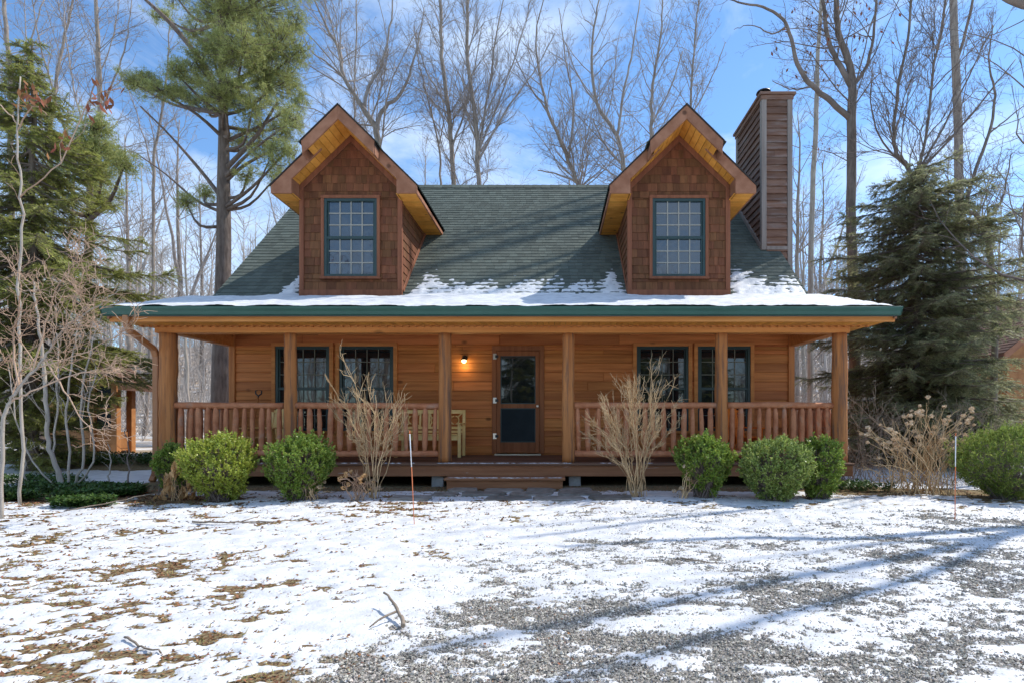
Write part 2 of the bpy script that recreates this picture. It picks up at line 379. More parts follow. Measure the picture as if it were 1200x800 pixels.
# --- roof
b=MB()
b.prism([(YE+.02,ZE-.03),(YK,ZK-.03),(YK,ZK-.17),(YE+.02,ZE-.15)],PL+.02,PR-.02,'x')
roof=b.build('roof',M['roofdeck'],house)
b=MB();b.prism([(YK,ZK-.03),(YR,ZR-.03),(YB+.4,ZR-SL*(YB+.4-YR)-.03),(YB+.4,ZR-SL*(YB+.4-YR)-.19),(YR,ZR-.2),(YK,ZK-.2)],ML+.02,MR-.02,'x')
b.build('roof_slab',M['roofdeck'],roof)
b=MB()
sp=math.hypot(YK-YE,ZK-ZE);dv=np.array((0,(YK-YE)/sp,(ZK-ZE)/sp));nv=np.array((0,-dv[2],dv[1]))
rows(b,(0,YE-.02,ZE-.03),(1,0,0),dv,nv,0,sp+.02,.14,(.14,.19),.015,lambda a,c:[(PL,PR)],jit=.004)
ss=math.hypot(YR-YK,ZR-ZK);dv=np.array((0,(YR-YK)/ss,(ZR-ZK)/ss));nv=np.array((0,-dv[2],dv[1]))
rows(b,(0,YK,ZK-.03),(1,0,0),dv,nv,0,ss+.015,.14,(.14,.19),.015,lambda a,c:[(ML,MR)],jit=.004)
dv2=np.array((0,-dv[1],dv[2]));nv2=np.array((0,dv[2],dv[1]))
rows(b,(0,2*YR-YK+.2,ZK-.03-.2*SL),(1,0,0),dv2,nv2,0,ss+.2,.14,(.14,.19),.015,lambda a,c:[(ML,MR)])
b.build('shingle_cover',M['shingle'],roof)
b=MB();x=ML
while x<MR-.05:
    xe=min(x+.25,MR);v=[(x,YR-.13,ZR-.115),(x,YR,ZR+.022),(x,YR+.13,ZR-.115),(xe,YR-.13,ZR-.12),(xe,YR,ZR+.012),(xe,YR+.13,ZR-.12)]
    b.add(v,[(0,3,4,1),(1,4,5,2)]);x+=.25
b.build('ridge_cap',M['shingle'],roof)
b=MB()
for X0 in (ML,MR-.035):
    b.prism([(YK+.02,ZK-.045),(YR,ZR-.045),(2*YR-YK,ZK-.045),(2*YR-YK,ZK-.25),(YR,ZR-.25),(YK+.02,ZK-.25)],X0,X0+.035,'x')
for X0 in (PL,PR-.035): b.prism([(YE+.05,ZE-.04),(YK+.01,ZK-.045),(YK+.01,ZK-.23),(YE+.05,ZE-.18)],X0,X0+.035,'x')
build_each(b,'rake_board',M['fascia'],roof,bevel=.004)
b=MB();b.box(PL,PR,YE+.10,YE+.135,2.735,2.945);b.build('eave_fascia',M['beam'],roof,bevel=.004)
# soffit boards of the eave, then the porch ceiling
b=MB();x=PL+.04
while x<PR-.05:
    b.box(x,min(x+.088,PR-.04),YE+.136,9.30,2.765,2.78);x+=.094
b.box(PL+.04,PR-.04,YE+.136,9.30,2.781,2.80,1)
b.build('eave_soffit',[M['soffit'],M['drip']],roof)
b=MB();cm=[(PL+.05,2.764)]
for x in np.arange(PL+.1,PR-.15,.125): cm+=[(x,2.758),(x,2.738),(x+.04,2.738),(x+.04,2.758)]
b.prism(cm+[(PR-.05,2.764)],9.09,9.155,'y');b.build('soffit_batten',M['trimwood'],roof)
b=MB();y=9.42
while y<YW: b.box(WL-.05,WR+.05,y,y+.136,3.06,3.08);y+=.14
b.build('porch_ceiling',M['soffit'],house)
# overhang beyond the porch ends
b=MB();b.box(PL+.036,WL-.12,9.31,YK,2.78,2.80);b.box(WR+.12,PR-.036,9.31,YK,2.78,2.80);build_each(b,'end_soffit',M['soffit'],roof)
# --- gutter and downspout
b=MB();pr=[(YE+.095,ZE-.005),(YE+.095,ZE-.125),(YE+.03,ZE-.135),(YE+.0,ZE-.12),(YE-.02,ZE-.07),(YE-.045,ZE-.035),(YE-.05,ZE-.005),(YE-.04,ZE-.0),(YE-.036,ZE-.035),(YE-.01,ZE-.07),(YE+.01,ZE-.115),(YE+.085,ZE-.11),(YE+.085,ZE-.005)]
b.prism(pr,PL-.03,PR+.03,'x');gut=b.build('gutter',M['gutter'],house)
b=MB()
for X in (PL-.034,PR+.03): b.prism([(YE+.1,ZE+.004),(YE+.1,ZE-.13),(YE+.03,ZE-.14),(YE-.004,ZE-.125),(YE-.05,ZE-.03),(YE-.053,ZE+.004)],X,X+.004,'x')
build_each(b,'end_cap',M['gutter'],gut)
b=MB();dsp=[(-6.78,8.55,2.84),(-6.78,8.56,2.70),(-6.785,8.62,2.60),(-6.80,9.16,2.38),(-6.80,9.22,2.26),(-6.80,9.22,.30),(-6.80,9.12,.14)]
for p,q in zip(dsp[:-1],dsp[1:]): b.bar(p,tuple(np.array(q)+(np.array(q)-np.array(p))*.012),.10,.075,(0,1,.01))
b.build('downspout',M['spout'],house,bevel=.012)
# --- porch frame
b=MB();b.box(WL-.14,WR+.12,9.16,9.36,2.65,2.765);b.box(WL-.15,WR+.13,9.14,9.38,2.802,2.95) 
b.build('porch_beam',M['beam'],house,bevel=.008)
b=MB()
for X in (WL,WR): b.box(X-.085,X+.085,9.361,YW-.03,2.67,2.86)
for X in (WL,WR): b.box(X-.06,X+.06,9.381,YW-.03,2.862,3.055)
build_each(b,'porch_side_beam',M['trimwood'],house,bevel=.006)
def log(b,p,q,r0,r1,n=12,k=14,wob=.012,seed=0,mat=0):
    rr=np.random.default_rng(seed);t=np.linspace(0,1,k);p=np.array(p,float);q=np.array(q,float)
    pts=p+(q-p)*t[:,None]+np.cumsum(rr.normal(0,wob*.3,(k,3)),axis=0)*np.sin(t*np.pi)[:,None]
    rad=(r0+(r1-r0)*t)*(1+rr.normal(0,.025,k));b.tube(pts,rad,n,mat)
POSTS=[(-6.62,.135),(-4.53,.105),(-1.88,.108),(.235,.105),(2.86,.105),(4.88,.125)]
for i,(X,r) in enumerate(POSTS):
    b=MB();log(b,(X,9.26,ZD),(X,9.26,2.65),r*1.04,r*.98,14,22,.01,40+i);b.build('porch_post',M['post'],house)
# deck
b=MB();y=9.0
while y<YW-.05:
    b.box(WL-.12,WR+.12,y,min(y+.137,YW-.03),ZD-.034,ZD);y+=.142
deck=b.build('porch_floor',M['deck'],house,bevel=.004)
b=MB();b.box(WL-.10,WR+.10,9.035,9.075,.235,ZD-.036);b.box(WL-.10,WL-.06,9.076,YW,.235,ZD-.036);b.box(WR+.06,WR+.10,9.076,YW,.235,ZD-.036)
b.build('rim_joist',M['rim'],deck,bevel=.005)
b=MB()
for X in (-6.5,-4.3,-1.98,.34,2.7,4.7): b.box(X-.10,X+.10,9.12,9.32,-.15,.30)
build_each(b,'concrete_pier',M['concrete'],deck,bevel=.01)
b=MB();b.box(-1.78,.17,8.66,9.03,.205,.245);step=b.build('porch_step',M['rim'],house,bevel=.006)
b=MB();b.box(-1.74,.13,8.70,8.735,.0,.203);b.box(-1.74,-1.70,8.736,9.03,0,.203);b.box(.09,.13,8.736,9.03,0,.203);b.build('riser',M['rim'],step,bevel=.004)
# railings
def railing(X0,X1,n,seed,y=9.26,along='x'):
    g=random.Random(seed);b=MB()
    pt=(lambda u,z:(u,y,z)) if along=='x' else (lambda u,z:(y,u,z))
    log(b,pt(X0,1.425),pt(X1,1.425+g.uniform(-.01,.012)),.056,.05,12,16,.008,seed)
    rl=b.build('porch_railing',M['rail'],house)
    b=MB();log(b,pt(X0,.60),pt(X1,.60),.058,.052,12,16,.008,seed+1);b.build('bottom_rail',M['rail'],rl)
    for i in range(n):
        u=X0+(X1-X0)*(i+.5+g.uniform(-.1,.1))/n;d=g.uniform(-.025,.025);r=g.uniform(.036,.052)
        b=MB();t=np.linspace(0,1,7);z=.60+.82*t;pts=np.array([pt(u+d*q+g.uniform(-.004,.004),zz) for q,zz in zip(t,z)])
        b.tube(pts,r*np.array([.6,.95,1.02,1,1,.95,.6]),9);b.build('baluster',M['rail'],rl)
railing(-6.49,-4.64,12,100);railing(-4.43,-1.98,15,200);railing(.34,2.76,15,300);railing(2.96,4.76,12,400)
railing(9.36,11.0,10,500,-6.62,'y');railing(9.36,11.0,10,600,4.88,'y')

# --- windows
def window(x0,x1,z0,z1,y,upper=False):
    """double-hung window, glass facing -y, trim standing proud of the wall at y"""
    tw=.06 if upper else .075;b=MB()
    b.box(x0-tw,x0,y-.045,y,z0-.0,z1);b.box(x1,x1+tw,y-.045,y,z0,z1)
    b.box(x0-tw,x1+tw,y-.05,y,z1,z1+tw);b.box(x0-tw-.01,x1+tw+.01,y-.075,y,z0-.05,z0)
    t=b.build('upper_window' if upper else 'porch_window',M['dtrim'] if upper else M['trimwood'],house,bevel=.003)
    b=MB();f=.055;zm=(z0+z1)/2
    b.box(x0,x0+f,y-.03,y+.05,z0,z1);b.box(x1-f,x1,y-.03,y+.05,z0,z1);b.box(x0+f,x1-f,y-.03,y+.05,z0,z0+f);b.box(x0+f,x1-f,y-.03,y+.05,z1-f,z1)
    b.box(x0+f,x1-f,y-.022,y+.04,zm-.028,zm+.028)
    s=.03
    for za,zb,dy in ((z0+f,zm-.028,0),(zm+.028,z1-f,.012)):
        b.box(x0+f,x0+f+s,y-.012+dy,y+.03,za,zb);b.box(x1-f-s,x1-f,y-.012+dy,y+.03,za,zb)
    b.build('sash',M['winframe'],t,bevel=.003)
    b=MB();m=.011 if upper else .008
    for za,zb in ((z0+f,zm-.028),(zm+.028,z1-f)):
        for i in range(1,4): xx=x0+f+s+(x1-x0-2*f-2*s)*i/4;b.box(xx-m,xx+m,y+.003,y+.016,za,zb)
        for j in range(1,3): zz=za+(zb-za)*j/3;b.box(x0+f+s,x1-f-s,y+.005,y+.018,zz-m,zz+m)
    b.build('muntin',M['muntin'] if upper else M['muntindark'],t)
    b=MB()
    for za,zb in ((z0+f-.005,zm-.02),(zm+.02,z1-f+.005)): b.box(x0+f+.01,x1-f-.01,y+.02,y+.028,za,zb)
    b.build('pane',M['glassup'] if upper else M['glass'],t)
for a,c in WINS: window(a,c,ZS,ZT,YW-.012)
# --- door
x0,x1,z0,z1=DOOR;y=YW
b=MB();b.box(x0-.085,x0+.01,y-.045,y+.06,z0,z1);b.box(x1-.01,x1+.085,y-.045,y+.06,z0,z1);b.box(x0-.085,x1+.085,y-.05,y+.06,z1-.01,z1+.085)
dr=b.build('front_door',M['doorwood'],house,bevel=.004)
xa,xb=x0+.015,x1-.015
b=MB();za=z0+.02;zb=z1-.02;st=.075
b.box(xa,xa+st,y-.055,y-.015,za,zb);b.box(xb-st,xb,y-.055,y-.015,za,zb);b.box(xa+st,xb-st,y-.055,y-.015,zb-.1,zb)
zmid=ZD+.96;b.box(xa+st,xb-st,y-.055,y-.015,zmid,zmid+.085);b.box(xa+st,xb-st,y-.055,y-.015,za,za+.21)
b.build('screen_door',M['doorwood'],dr,bevel=.004)
b=MB();b.box(xa+st,xb-st,y-.032,y-.028,za+.21,zmid);b.build('lower_screen',M['screen'],dr)
b=MB();b.box(xa+st,xb-st,y-.032,y-.028,zmid+.085,zb-.1);b.build('glass_panel',M['glass'],dr)
b=MB();
for q in (zmid+.085,zb-.1-.02,za+.21,zmid-.02): b.box(xa+st,xb-st,y-.038,y-.033,q,q+.02)
for q in (xa+st,xb-st-.02):
    b.box(q,q+.02,y-.038,y-.033,zmid+.105,zb-.12);b.box(q,q+.02,y-.038,y-.033,za+.23,zmid-.02)
b.build('screen_frame',M['winframe'],dr)
for q in (za+.28,zmid+.10,zb-.17):
    b=MB();b.box(xa-.075,xa-.005,y-.062,y-.046,q,q+.115)
    b.box(xa-.03,xa+.035,y-.068,y-.063,q+.03,q+.085,1);b.build('hinge',[M['steel'],M['dark']],dr)
b=MB();b.tube([(xb-.035,y-.055,zmid+.04),(xb-.035,y-.10,zmid+.04)],.012,8);b.tube([(xb-.035,y-.10,zmid+.04),(xb-.035,y-.125,zmid+.04)],[.026,.02],10);b.build('door_knob',M['steel'],dr)
b=MB();b.box(x0-.02,x1+.02,y-.16,y-.046,ZD+.002,ZD+.03);b.build('threshold',M['steel'],dr)
# --- wall lamp
b=MB();lx,lz=-1.84,2.44
b.tube([(lx,YW-.022,lz),(lx,YW-.06,lz)],[.055,.05],14);b.tube([(lx,YW-.05,lz+.01),(lx,YW-.12,lz+.03),(lx,YW-.14,lz-.0)],.012,8)
b.tube([(lx,YW-.14,lz+.01),(lx,YW-.14,lz-.02),(lx,YW-.14,lz-.055)],[.02,.045,.062],14)
lamp=b.build('wall_lamp',M['dark'],house)
b=MB();b.tube([(lx,YW-.14,lz-.03),(lx,YW-.14,lz-.06),(lx,YW-.14,lz-.095),(lx,YW-.14,lz-.115)],[.02,.042,.04,.01],12);b.build('bulb',M['bulb'],lamp)
ld=bpy.data.lights.new('wall_lamp_light','POINT');ld.energy=1.6;ld.color=(1,.62,.22);ld.shadow_soft_size=.04
lo=bpy.data.objects.new('wall_lamp_light',ld);COL.objects.link(lo);lo.location=(lx,YW-.16,lz-.17)

# --- dormers
def dormer(xc):
    YD=YK;w=1.0;za,zs,zp=ZK-.02,5.56,7.13;m=.98
    ww=(-.53+xc+.0,.53+xc,4.03,5.60)
    tr=.085
    hole=(ww[0]-.02,ww[1]+.02,ww[2]-.03,ww[3]+.02)
    b=MB()
    def sp(a,c):
        q=(a+c)/2;h=w if q<zs+.35 else max(.02,(6.86-q)/m)
        return cut(xc-h,xc+h,[hole],a,c)
    rows(b,(0,YD,0),(1,0,0),(0,0,1),(0,-1,0),za+.12,6.86,.165,(.09,.22),.02,sp,edges=[hole[2],hole[3]],jit=.004)
    b.prism([(xc-w+.03,za-.1),(xc+w-.03,za-.1),(xc+w-.03,5.85),(xc,6.82),(xc-w+.03,5.85)],YD+.06,YD+.1,'y')
    for sg in (-1,1):
        O=(xc+sg*w,YD,0)
        def cs(a,c):
            q=(a+c)/2;return [(0,max(.06,(q-ZK)/SL+.06))]
        rows(b,O,(0,1,0),(0,0,1),(sg,0,0),za+.02,5.6,.165,(.09,.22),.02,cs,jit=.004)
        b.prism([(YD+.02,za-.1),(YD+.02,5.7),(YD+2.2,5.7)],xc+sg*(w-.10),xc+sg*(w-.003),'x')
    d=b.build('dormer',M['shake'],house)
    # boards: bottom skirt, corners, rake frieze, cheek flashing
    b=MB();b.box(xc-w-.035,xc+w+.035,YD-.045,YD-.0,za-.06,za+.12)
    for sg in (-1,1):
        xx=xc+sg*w;b.box(min(xx-.06*sg,xx+.03*sg),max(xx-.06*sg,xx+.03*sg),YD-.04,YD+.05,za+.121,5.98)
        b.bar((xx+sg*.022,YD+.08,ZK+.11),(xx+sg*.022,YD+1.98,ZK+.11+1.9*SL),.02,.09,(0,0,1))
        b.prism([(xc,6.866),(xc,6.73),(xc+sg*w,6.73-m*w),(xc+sg*w,6.866-m*w)],YD-.05,YD-.022,'y')
    build_each(b,'trim_board',M['dtrim'],d,bevel=.004)
    # roof: slab, shingles, fascia, soffit, boxed eaves
    yU,yL=10.2,10.5;hu=.69;hw=1.42;yB=14.7
    zt=lambda q:zp-m*abs(q)
    b=MB();br=MB()
    for sg in (-1,1):
        X=lambda q:xc+sg*q
        b.prism([(X(0),zt(0)-.012),(X(hu),zt(hu)-.012),(X(hu),zt(hu)-.10),(X(0),zt(0)-.10)],yU,yB,'y')
        b.prism([(X(hu),zt(hu)-.012),(X(hw),zt(hw)-.012),(X(hw),zt(hw)-.10),(X(hu),zt(hu)-.10)],yL,yB-.9,'y')
        ln=math.hypot(hw,m*hw);V=np.array((-sg*hw/ln,0,m*hw/ln));Nn=np.array((sg*m*hw/ln,0,hw/ln))
        U=np.array((0,1,0))
        O=np.array((X(hw),0,zt(hw)-.012))-V*.03
        def rs(a,c): 
            q=hw-(a+c)/2*hw/ln
            return [((yU if q<hu else yL)-.03,yB-.3 if q<.9 else yB-.9)]
        rows(br,O,U,V,Nn,0,ln+.03,.14,(.14,.19),.015,rs,jit=.003)
        # dark drip edge along the rakes
        b.prism([(X(0),zt(0)+.004),(X(hu+.02),zt(hu+.02)+.004),(X(hu+.02),zt(hu+.02)-.03),(X(0),zt(0)-.03)],yU-.034,yU-.024,'y')
        b.prism([(X(hu-.05),zt(hu-.05)+.004),(X(hw+.02),zt(hw+.02)+.004),(X(hw+.02),zt(hw+.02)-.03),(X(hu-.05),zt(hu-.05)-.03)],yL-.034,yL-.024,'y')
    dr=b.build('dormer_roof',M['drip'],d);br.build('dormer_shingles',M['shingle'],d)
    b=MB()
    for sg in (-1,1):
        X=lambda q:xc+sg*q
        b.prism([(X(0),zt(0)-.031),(X(hu),zt(hu)-.031),(X(hu-.02),zt(hu)-.27),(X(0),zt(0)-.29)],yU-.022,yU+.018,'y')
        b.prism([(X(hu-.25),zt(hu-.25)-.031),(X(hw),zt(hw)-.031),(X(hw),zs),(X(1.02),zs),(X(1.02),zt(1.02)-.29),(X(hu-.25),zt(hu-.25)-.29)],yL-.022,yL+.014,'y')
        b.box(min(X(hw-.03),X(hw)),max(X(hw-.03),X(hw)),yL+.016,13.2,zs,zt(hw)-.03)
        # end return of the stepped upper roof
        b.prism([(X(hu-.03),zt(hu)-.10),(X(hu),zt(hu)-.10),(X(hu),zt(hu)-.27),(X(hu-.03),zt(hu)-.25)],yU+.02,yL-.023,'y')
        b.box(min(X(1.02),X(1.045)),max(X(1.02),X(1.045)),yL+.016,YD-.05,zs+.002,zt(1.045)-.12)
    b.build('dormer_fascia',M['fascia'],d,bevel=.004)
    for sg in (-1,1):
        b=MB();b2=MB();X=lambda q:xc+sg*q
        ln=math.hypot(1,m);q=.0
        while q<1.04:
            q2=min(q+.098,1.04);y0=yU+.02 if q2<hu-.03 else yL+.016
            b.prism([(X(q+.005),zt(q+.005)-.262),(X(q2-.005),zt(q2-.005)-.262),(X(q2-.003),zt(q2-.003)-.249),(X(q+.003),zt(q+.003)-.249)],y0,YD+.02,'y');q=q2
        y=yL+.016
        while y<13.2:
            b2.box(min(X(1.0),X(hw-.031)),max(X(1.0),X(hw-.031)),y,y+.086,zs+.002,zs+.014);y+=.09
        b.build('dormer_soffit',M['soffit'],d);b2.build('eave_soffit',M['soffit'],d)
    window(*ww,YD-.012,upper=True)
dormer(-4.09);dormer(2.49)

# --- chimney chase
cx0,cx1,cy0,cy1,czt=4.74,5.36,12.3,13.98,8.52
b=MB()
rows(b,(0,cy0,0),(1,0,0),(0,0,1),(0,-1,0),.2,czt,.165,(.9,.9),.04,lambda a,c:[(cx0+.075,cx1-.075)],lap=1.0,top=.1)
for X,sg in ((cx0,-1),(cx1,1)):
    rows(b,(X,0,0),(0,1,0),(0,0,1),(sg,0,0),4.6 if sg<0 else .2,czt,.165,(3,3),.04,lambda a,c:[(cy0+.075,cy1-.075)],lap=1.0,top=.1)
rows(b,(0,cy1,0),(1,0,0),(0,0,1),(0,1,0),.2,czt,.165,(.9,.9),.04,lambda a,c:[(cx0+.075,cx1-.075)],lap=1.0,top=.1)
b.box(cx0+.01,cx1-.01,cy0+.01,cy1-.01,.1,czt-.01)
ch=b.build('chimney',M['chim'],house)
b=MB()
for X in (cx0,cx1):
    for Y in (cy0,cy1):
        sx=1 if X==cx0 else -1;sy=1 if Y==cy0 else -1
        xx=sorted((X-sx*.042,X+sx*.072));yy=sorted((Y-sy*.042,Y+sy*.072));b.box(xx[0],xx[1],yy[0],yy[1],5.02 if (X==cx0 and Y==cy0) else .2,czt-.001)
b.bar((cx0-.03,cy0+.02,zroof(cy0+.02)+.05),(cx0-.03,cy1,zroof(cy1)+.05),.05,.09,(0,0,1))
b.box(cx0+.073,cx1-.073,cy0-.045,cy0-.001,5.02,5.10)
build_each(b,'corner_board',M['greyboard'],ch,bevel=.004)
b=MB();b.box(cx0-.10,cx1+.10,cy0-.10,cy1+.10,czt,czt+.06);b.box(cx0-.06,cx1+.06,cy0-.06,cy1+.06,czt-.09,czt-.001);b.build('chimney_cap',M['chim'],ch,bevel=.006)
b=MB();b.tube([(4.93,12.75,czt+.06),(4.93,12.75,czt+.34)],.13,16);b.tube([(4.93,12.75,czt+.34),(4.93,12.75,czt+.38)],[.17,.15],16);b.build('flue',M['dark'],ch)

# --- snow on the roof
xs=np.arange(PL+.01,PR,.03);ys=np.concatenate([np.arange(YE-.02,11.6,.022),np.arange(11.6,12.6,.03)])
Xg,Yg=np.meshgrid(xs,ys)
lim=10.93+.13*(fbm(Xg*1.1,Yg*0,5)-.5)*2
lim+=.18*np.exp(-((Xg+.6)/1.6)**2)
for xc in (-4.09,2.49):
    lim-=.27*sst(1.25,.9,np.abs(Xg-xc))
    lim+=.95*np.exp(-((Xg-(xc+1.45))/.22)**2)*(fbm(Xg*3,Yg*2,8)-.05)
    lim+=.7*np.exp(-((Xg-(xc-1.3))/.16)**2)*(fbm(Xg*3,Yg*2,18)+.1)
lim-=.30*sst(-5.3,-5.9,Xg);lim+=.35*sst(3.6,4.3,Xg)*fbm(Xg*1.5,Yg*0,9)
t=(lim-Yg)*.16;t=np.minimum(t,.035)
rowph=(np.hypot(Yg,zroof(Yg)))%.145/.145
t+=.05*(fbm(Xg*3.0,Yg*7,6,5)-.5)-.012*(fbm(Xg*14,Yg*22,7,3)-.3)
steep=Yg>YK
t=np.where(steep,np.clip((lim-Yg)*.06,-.05,.012)+.022*(fbm(Xg*5,Yg*9,12,3)-.5)*2+.011*(vn(Xg*17,Yg*26,14)-.5)*2-.012*rowph,t)
t=np.where(steep&((Xg<ML+.04)|(Xg>MR-.04)),-1,t)
t*=np.minimum(1,np.minimum(Xg-PL,PR-Xg)/.12+.1)
zz=zroof(Yg)+np.clip(t,-.06,.075)-.006
nx=len(xs);idx=np.arange(len(ys)*nx).reshape(len(ys),nx)
Fq=np.stack([idx[:-1,:-1],idx[:-1,1:],idx[1:,1:],idx[1:,:-1]],-1).reshape(-1,4)
ok=(t>-.012).ravel()[Fq].any(1)
b=MB();b.add(np.stack([Xg,Yg,zz],-1),Fq[ok],0,True)
tag(b.build('roof_snow',M['snow']),'thin white snow lying on the lower porch roof with a ragged melting upper edge','snow',kind='stuff')

b=MB();rs_=np.random.default_rng(77)
for n,x0,x1,y0,y1,z in ((90,-1.9,.3,8.998,9.03,ZD+.003),(60,-1.7,.1,8.665,8.72,.248),(50,-6.4,4.6,9.0,9.03,ZD+.003)):
    x=rs_.uniform(x0,x1,n);y=rs_.uniform(y0,y1,n);c=np.stack([x,y,np.full(n,z)+rs_.uniform(0,.002,n)],1);a=rs_.uniform(.015,.07,n)
    b.quads(c,np.stack([a,a*0,a*0],1),np.stack([a*0,rs_.uniform(.006,.02,n),rs_.uniform(.002,.008,n)],1))
tag(b.build('step_snow',M['snow']),'dusting of snow along the porch edge and on the step','snow',kind='stuff')
# ------------------------------------------------------------------ ground and snow
def gz(x,y):
    x=np.asarray(x,float);y=np.asarray(y,float)
    z=.06*sst(5.2,7.6,y)-.0*x
    z=z+.35*sst(10.5,14,y)*sst(-6.5,-10,x)*.6
    z=z+10.0*sst(20,72,y)+np.where(y>72,(y-72)*.03,0)
    z=z+.05*(fbm(x*.35,y*.35,21,3)-.5)*sst(1,4,np.abs(x)+y)*sst(-30,-4,y)
    return z
def grid(xs,ys):
    X,Y=np.meshgrid(xs,ys);nx=len(xs);i=np.arange(len(ys)*nx).reshape(len(ys),nx)
    return X,Y,np.stack([i[:-1,:-1],i[:-1,1:],i[1:,1:],i[1:,:-1]],-1).reshape(-1,4)
ar=np.arange
def blob(x,y,cx,cy,rx,ry): return np.exp(-((x-cx)/rx)**2-((y-cy)/ry)**2)
def gravel(x,y):
    """where the drive's gravel lies"""
    e=x+1.1-.30*(y-2.4)*sst(2,6,y)+.5*(fbm(x*.8,y*.8,31)-.5)
    return sst(-.25,.25,e)*sst(7.1,6.2,y)
def snowh(x,y):
    """snow surface above the ground; bare where it drops under it"""
    s=.0115+0*x
    g=gravel(x,y)
    # wheel tracks and worn patches on the drive
    for cx,cy,rx,ry,a in ((-.62,2.45,.75,.5,.030),(.05,3.25,.65,.33,.020),(2.4,3.75,1.1,.4,.011),(.9,2.7,.6,.3,.018),(1.0,3.9,1.3,.5,.006),(3.4,4.4,1.2,.5,.008),(2.2,2.5,.9,.3,.012),(.4,4.4,.8,.35,.012)):
        s=s-a*blob(x,y,cx,cy,rx,ry)
    for cx,cy,rx,ry,a in ((-1.25,3.3,.55,.5,.03),(1.0,3.15,.5,.22,.02),(1.3,4.7,.9,.4,.012),(-.9,4.4,1.2,.5,.014),(2.0,5.6,3,.5,.014),(-3,5.4,1.5,.5,.008)):
        s=s+a*blob(x,y,cx,cy,rx,ry)
    # leafy lawn
    for cx,cy,rx,ry,a in ((-2.6,2.6,.9,.4,.013),(-2.3,3.6,.9,.6,.009),(-5.0,5.5,1.3,.6,.012),(-3.2,4.4,.9,.5,.008),(-3.8,3.3,1,.6,.012),(-1.8,3.5,.5,.3,.008),(-5.2,4.3,1,.5,.012)):
        s=s-a*blob(x,y,cx,cy,rx,ry)
    # beds and the dry strip by the porch
    s=s-.05*sst(8.2,8.95,y)*sst(-7.4,-6.6,x)*sst(5.4,4.6,x)*(y<11.3)
    s=s-.09*((x>-7.2)&(x<5.4)&(y>8.95)&(y<19.3))
    for q in BEDS: s=s-.06*blob(x,y,*q)
    a=.040*(fbm(x*.9+.5*y,y*1.6-.25*x,41,3)-.5)+.055*(fbm(x*2.6+1.2*y,y*4.5-.7*x,42,4)-.5)
    f=.086*(fbm(x*15+4*y,y*23-3*x,43,4,.7)-.5)
    f=f+.055*(fbm(x*5+2.2*y,y*9-1.2*x,45,3)-.5)
    near=sst(9.5,7,y)
    s=s+.003*g+a*(.5+.75*g)+f*(1.0-.08*g)*near
    s=s+sst(12,17,y)*(.05*(fbm(x*.5,y*.5,44,4)-.52)-.02)
    s=np.where(s>0,.011*(1-np.exp(-np.maximum(s,0)/.011))+.12*np.maximum(s,0),s)
    return np.clip(s,-.05,.06)
BEDS=[(-7.7,8.0,1.5,.62),(-9.6,12.6,2.6,.7),(-5.3,7.5,.6,.35),(5.0,8.5,.6,.4),(6.6,8.2,.6,.5)]
xs=np.concatenate([ar(-70,-12,2),ar(-12,12,.12),ar(12,71,2)]);ys=np.concatenate([ar(-60,1.5,2),ar(1.5,12,.12),ar(12,24,.4),ar(24,90,1.5)])
X,Y,Fq=grid(xs,ys);b=MB();b.add(np.stack([X,Y,gz(X,Y)],-1),Fq,0,True)
b.add([(-70,88,gz(-70,88)),(70,88,gz(70,88)),(400,600,22),(-400,600,22)],[(0,1,2,3)])
k=4
woods=np.concatenate([sst(12.5,17,Y).ravel(),np.ones(k)]);gr=np.concatenate([gravel(X,Y).ravel(),np.zeros(k)])
tag(b.build('ground',M['ground'],attr={'gravel':gr,'woods':woods}),'winter ground of leafy lawn and gravel drive showing through thin snow','ground',kind='structure')
xs=np.concatenate([ar(-60,-11,1),ar(-11,-5.2,.05),ar(-5.2,5.4,.02),ar(5.4,11,.05),ar(11,61,1)])
ys=np.concatenate([ar(-50,1.8,.8),ar(1.8,4.5,.0145),ar(4.5,7.5,.024),ar(7.5,10,.04),ar(10,22,.2),ar(22,60,1)])
X,Y,Fq=grid(xs,ys);S=snowh(X,Y);ok=(S>-.006).ravel()[Fq].any(1)
b=MB();b.add(np.stack([X,Y,gz(X,Y)+S],-1),Fq[ok],0,True)
tag(b.build('snow',M['snow']),'thin patchy snow over the drive and front lawn','snow',kind='stuff')
del X,Y,S,Fq,ok
# stones of the drive
def rand_in(n,x0,x1,y0,y1): return RNG.uniform(x0,x1,n),RNG.uniform(y0,y1,n)
def octa(c,r,rng):
    """irregular crushed stones"""
    n=len(c);d=np.array([(1,0,0),(-1,0,0),(0,1,0),(0,-1,0),(0,0,1),(0,0,-1)],float)
    q=d[None]*r[:,None,None]*rng.uniform(.6,1.25,(n,6,1))+rng.normal(0,.22,(n,6,3))*r[:,None,None]
    a=rng.uniform(0,6.28,n);ca,sa=np.cos(a),np.sin(a)
    x=q[...,0]*ca[:,None]-q[...,1]*sa[:,None];y=q[...,0]*sa[:,None]+q[...,1]*ca[:,None]
    q=np.stack([x,y,q[...,2]*.75],-1)+c[:,None]
    f=np.array([(0,2,4),(2,1,4),(1,3,4),(3,0,4),(2,0,5),(1,2,5),(3,1,5),(0,3,5)])
    return q.reshape(-1,3),(f[None]+np.arange(n)[:,None,None]*6).reshape(-1,3)
cs=[];rs=[]
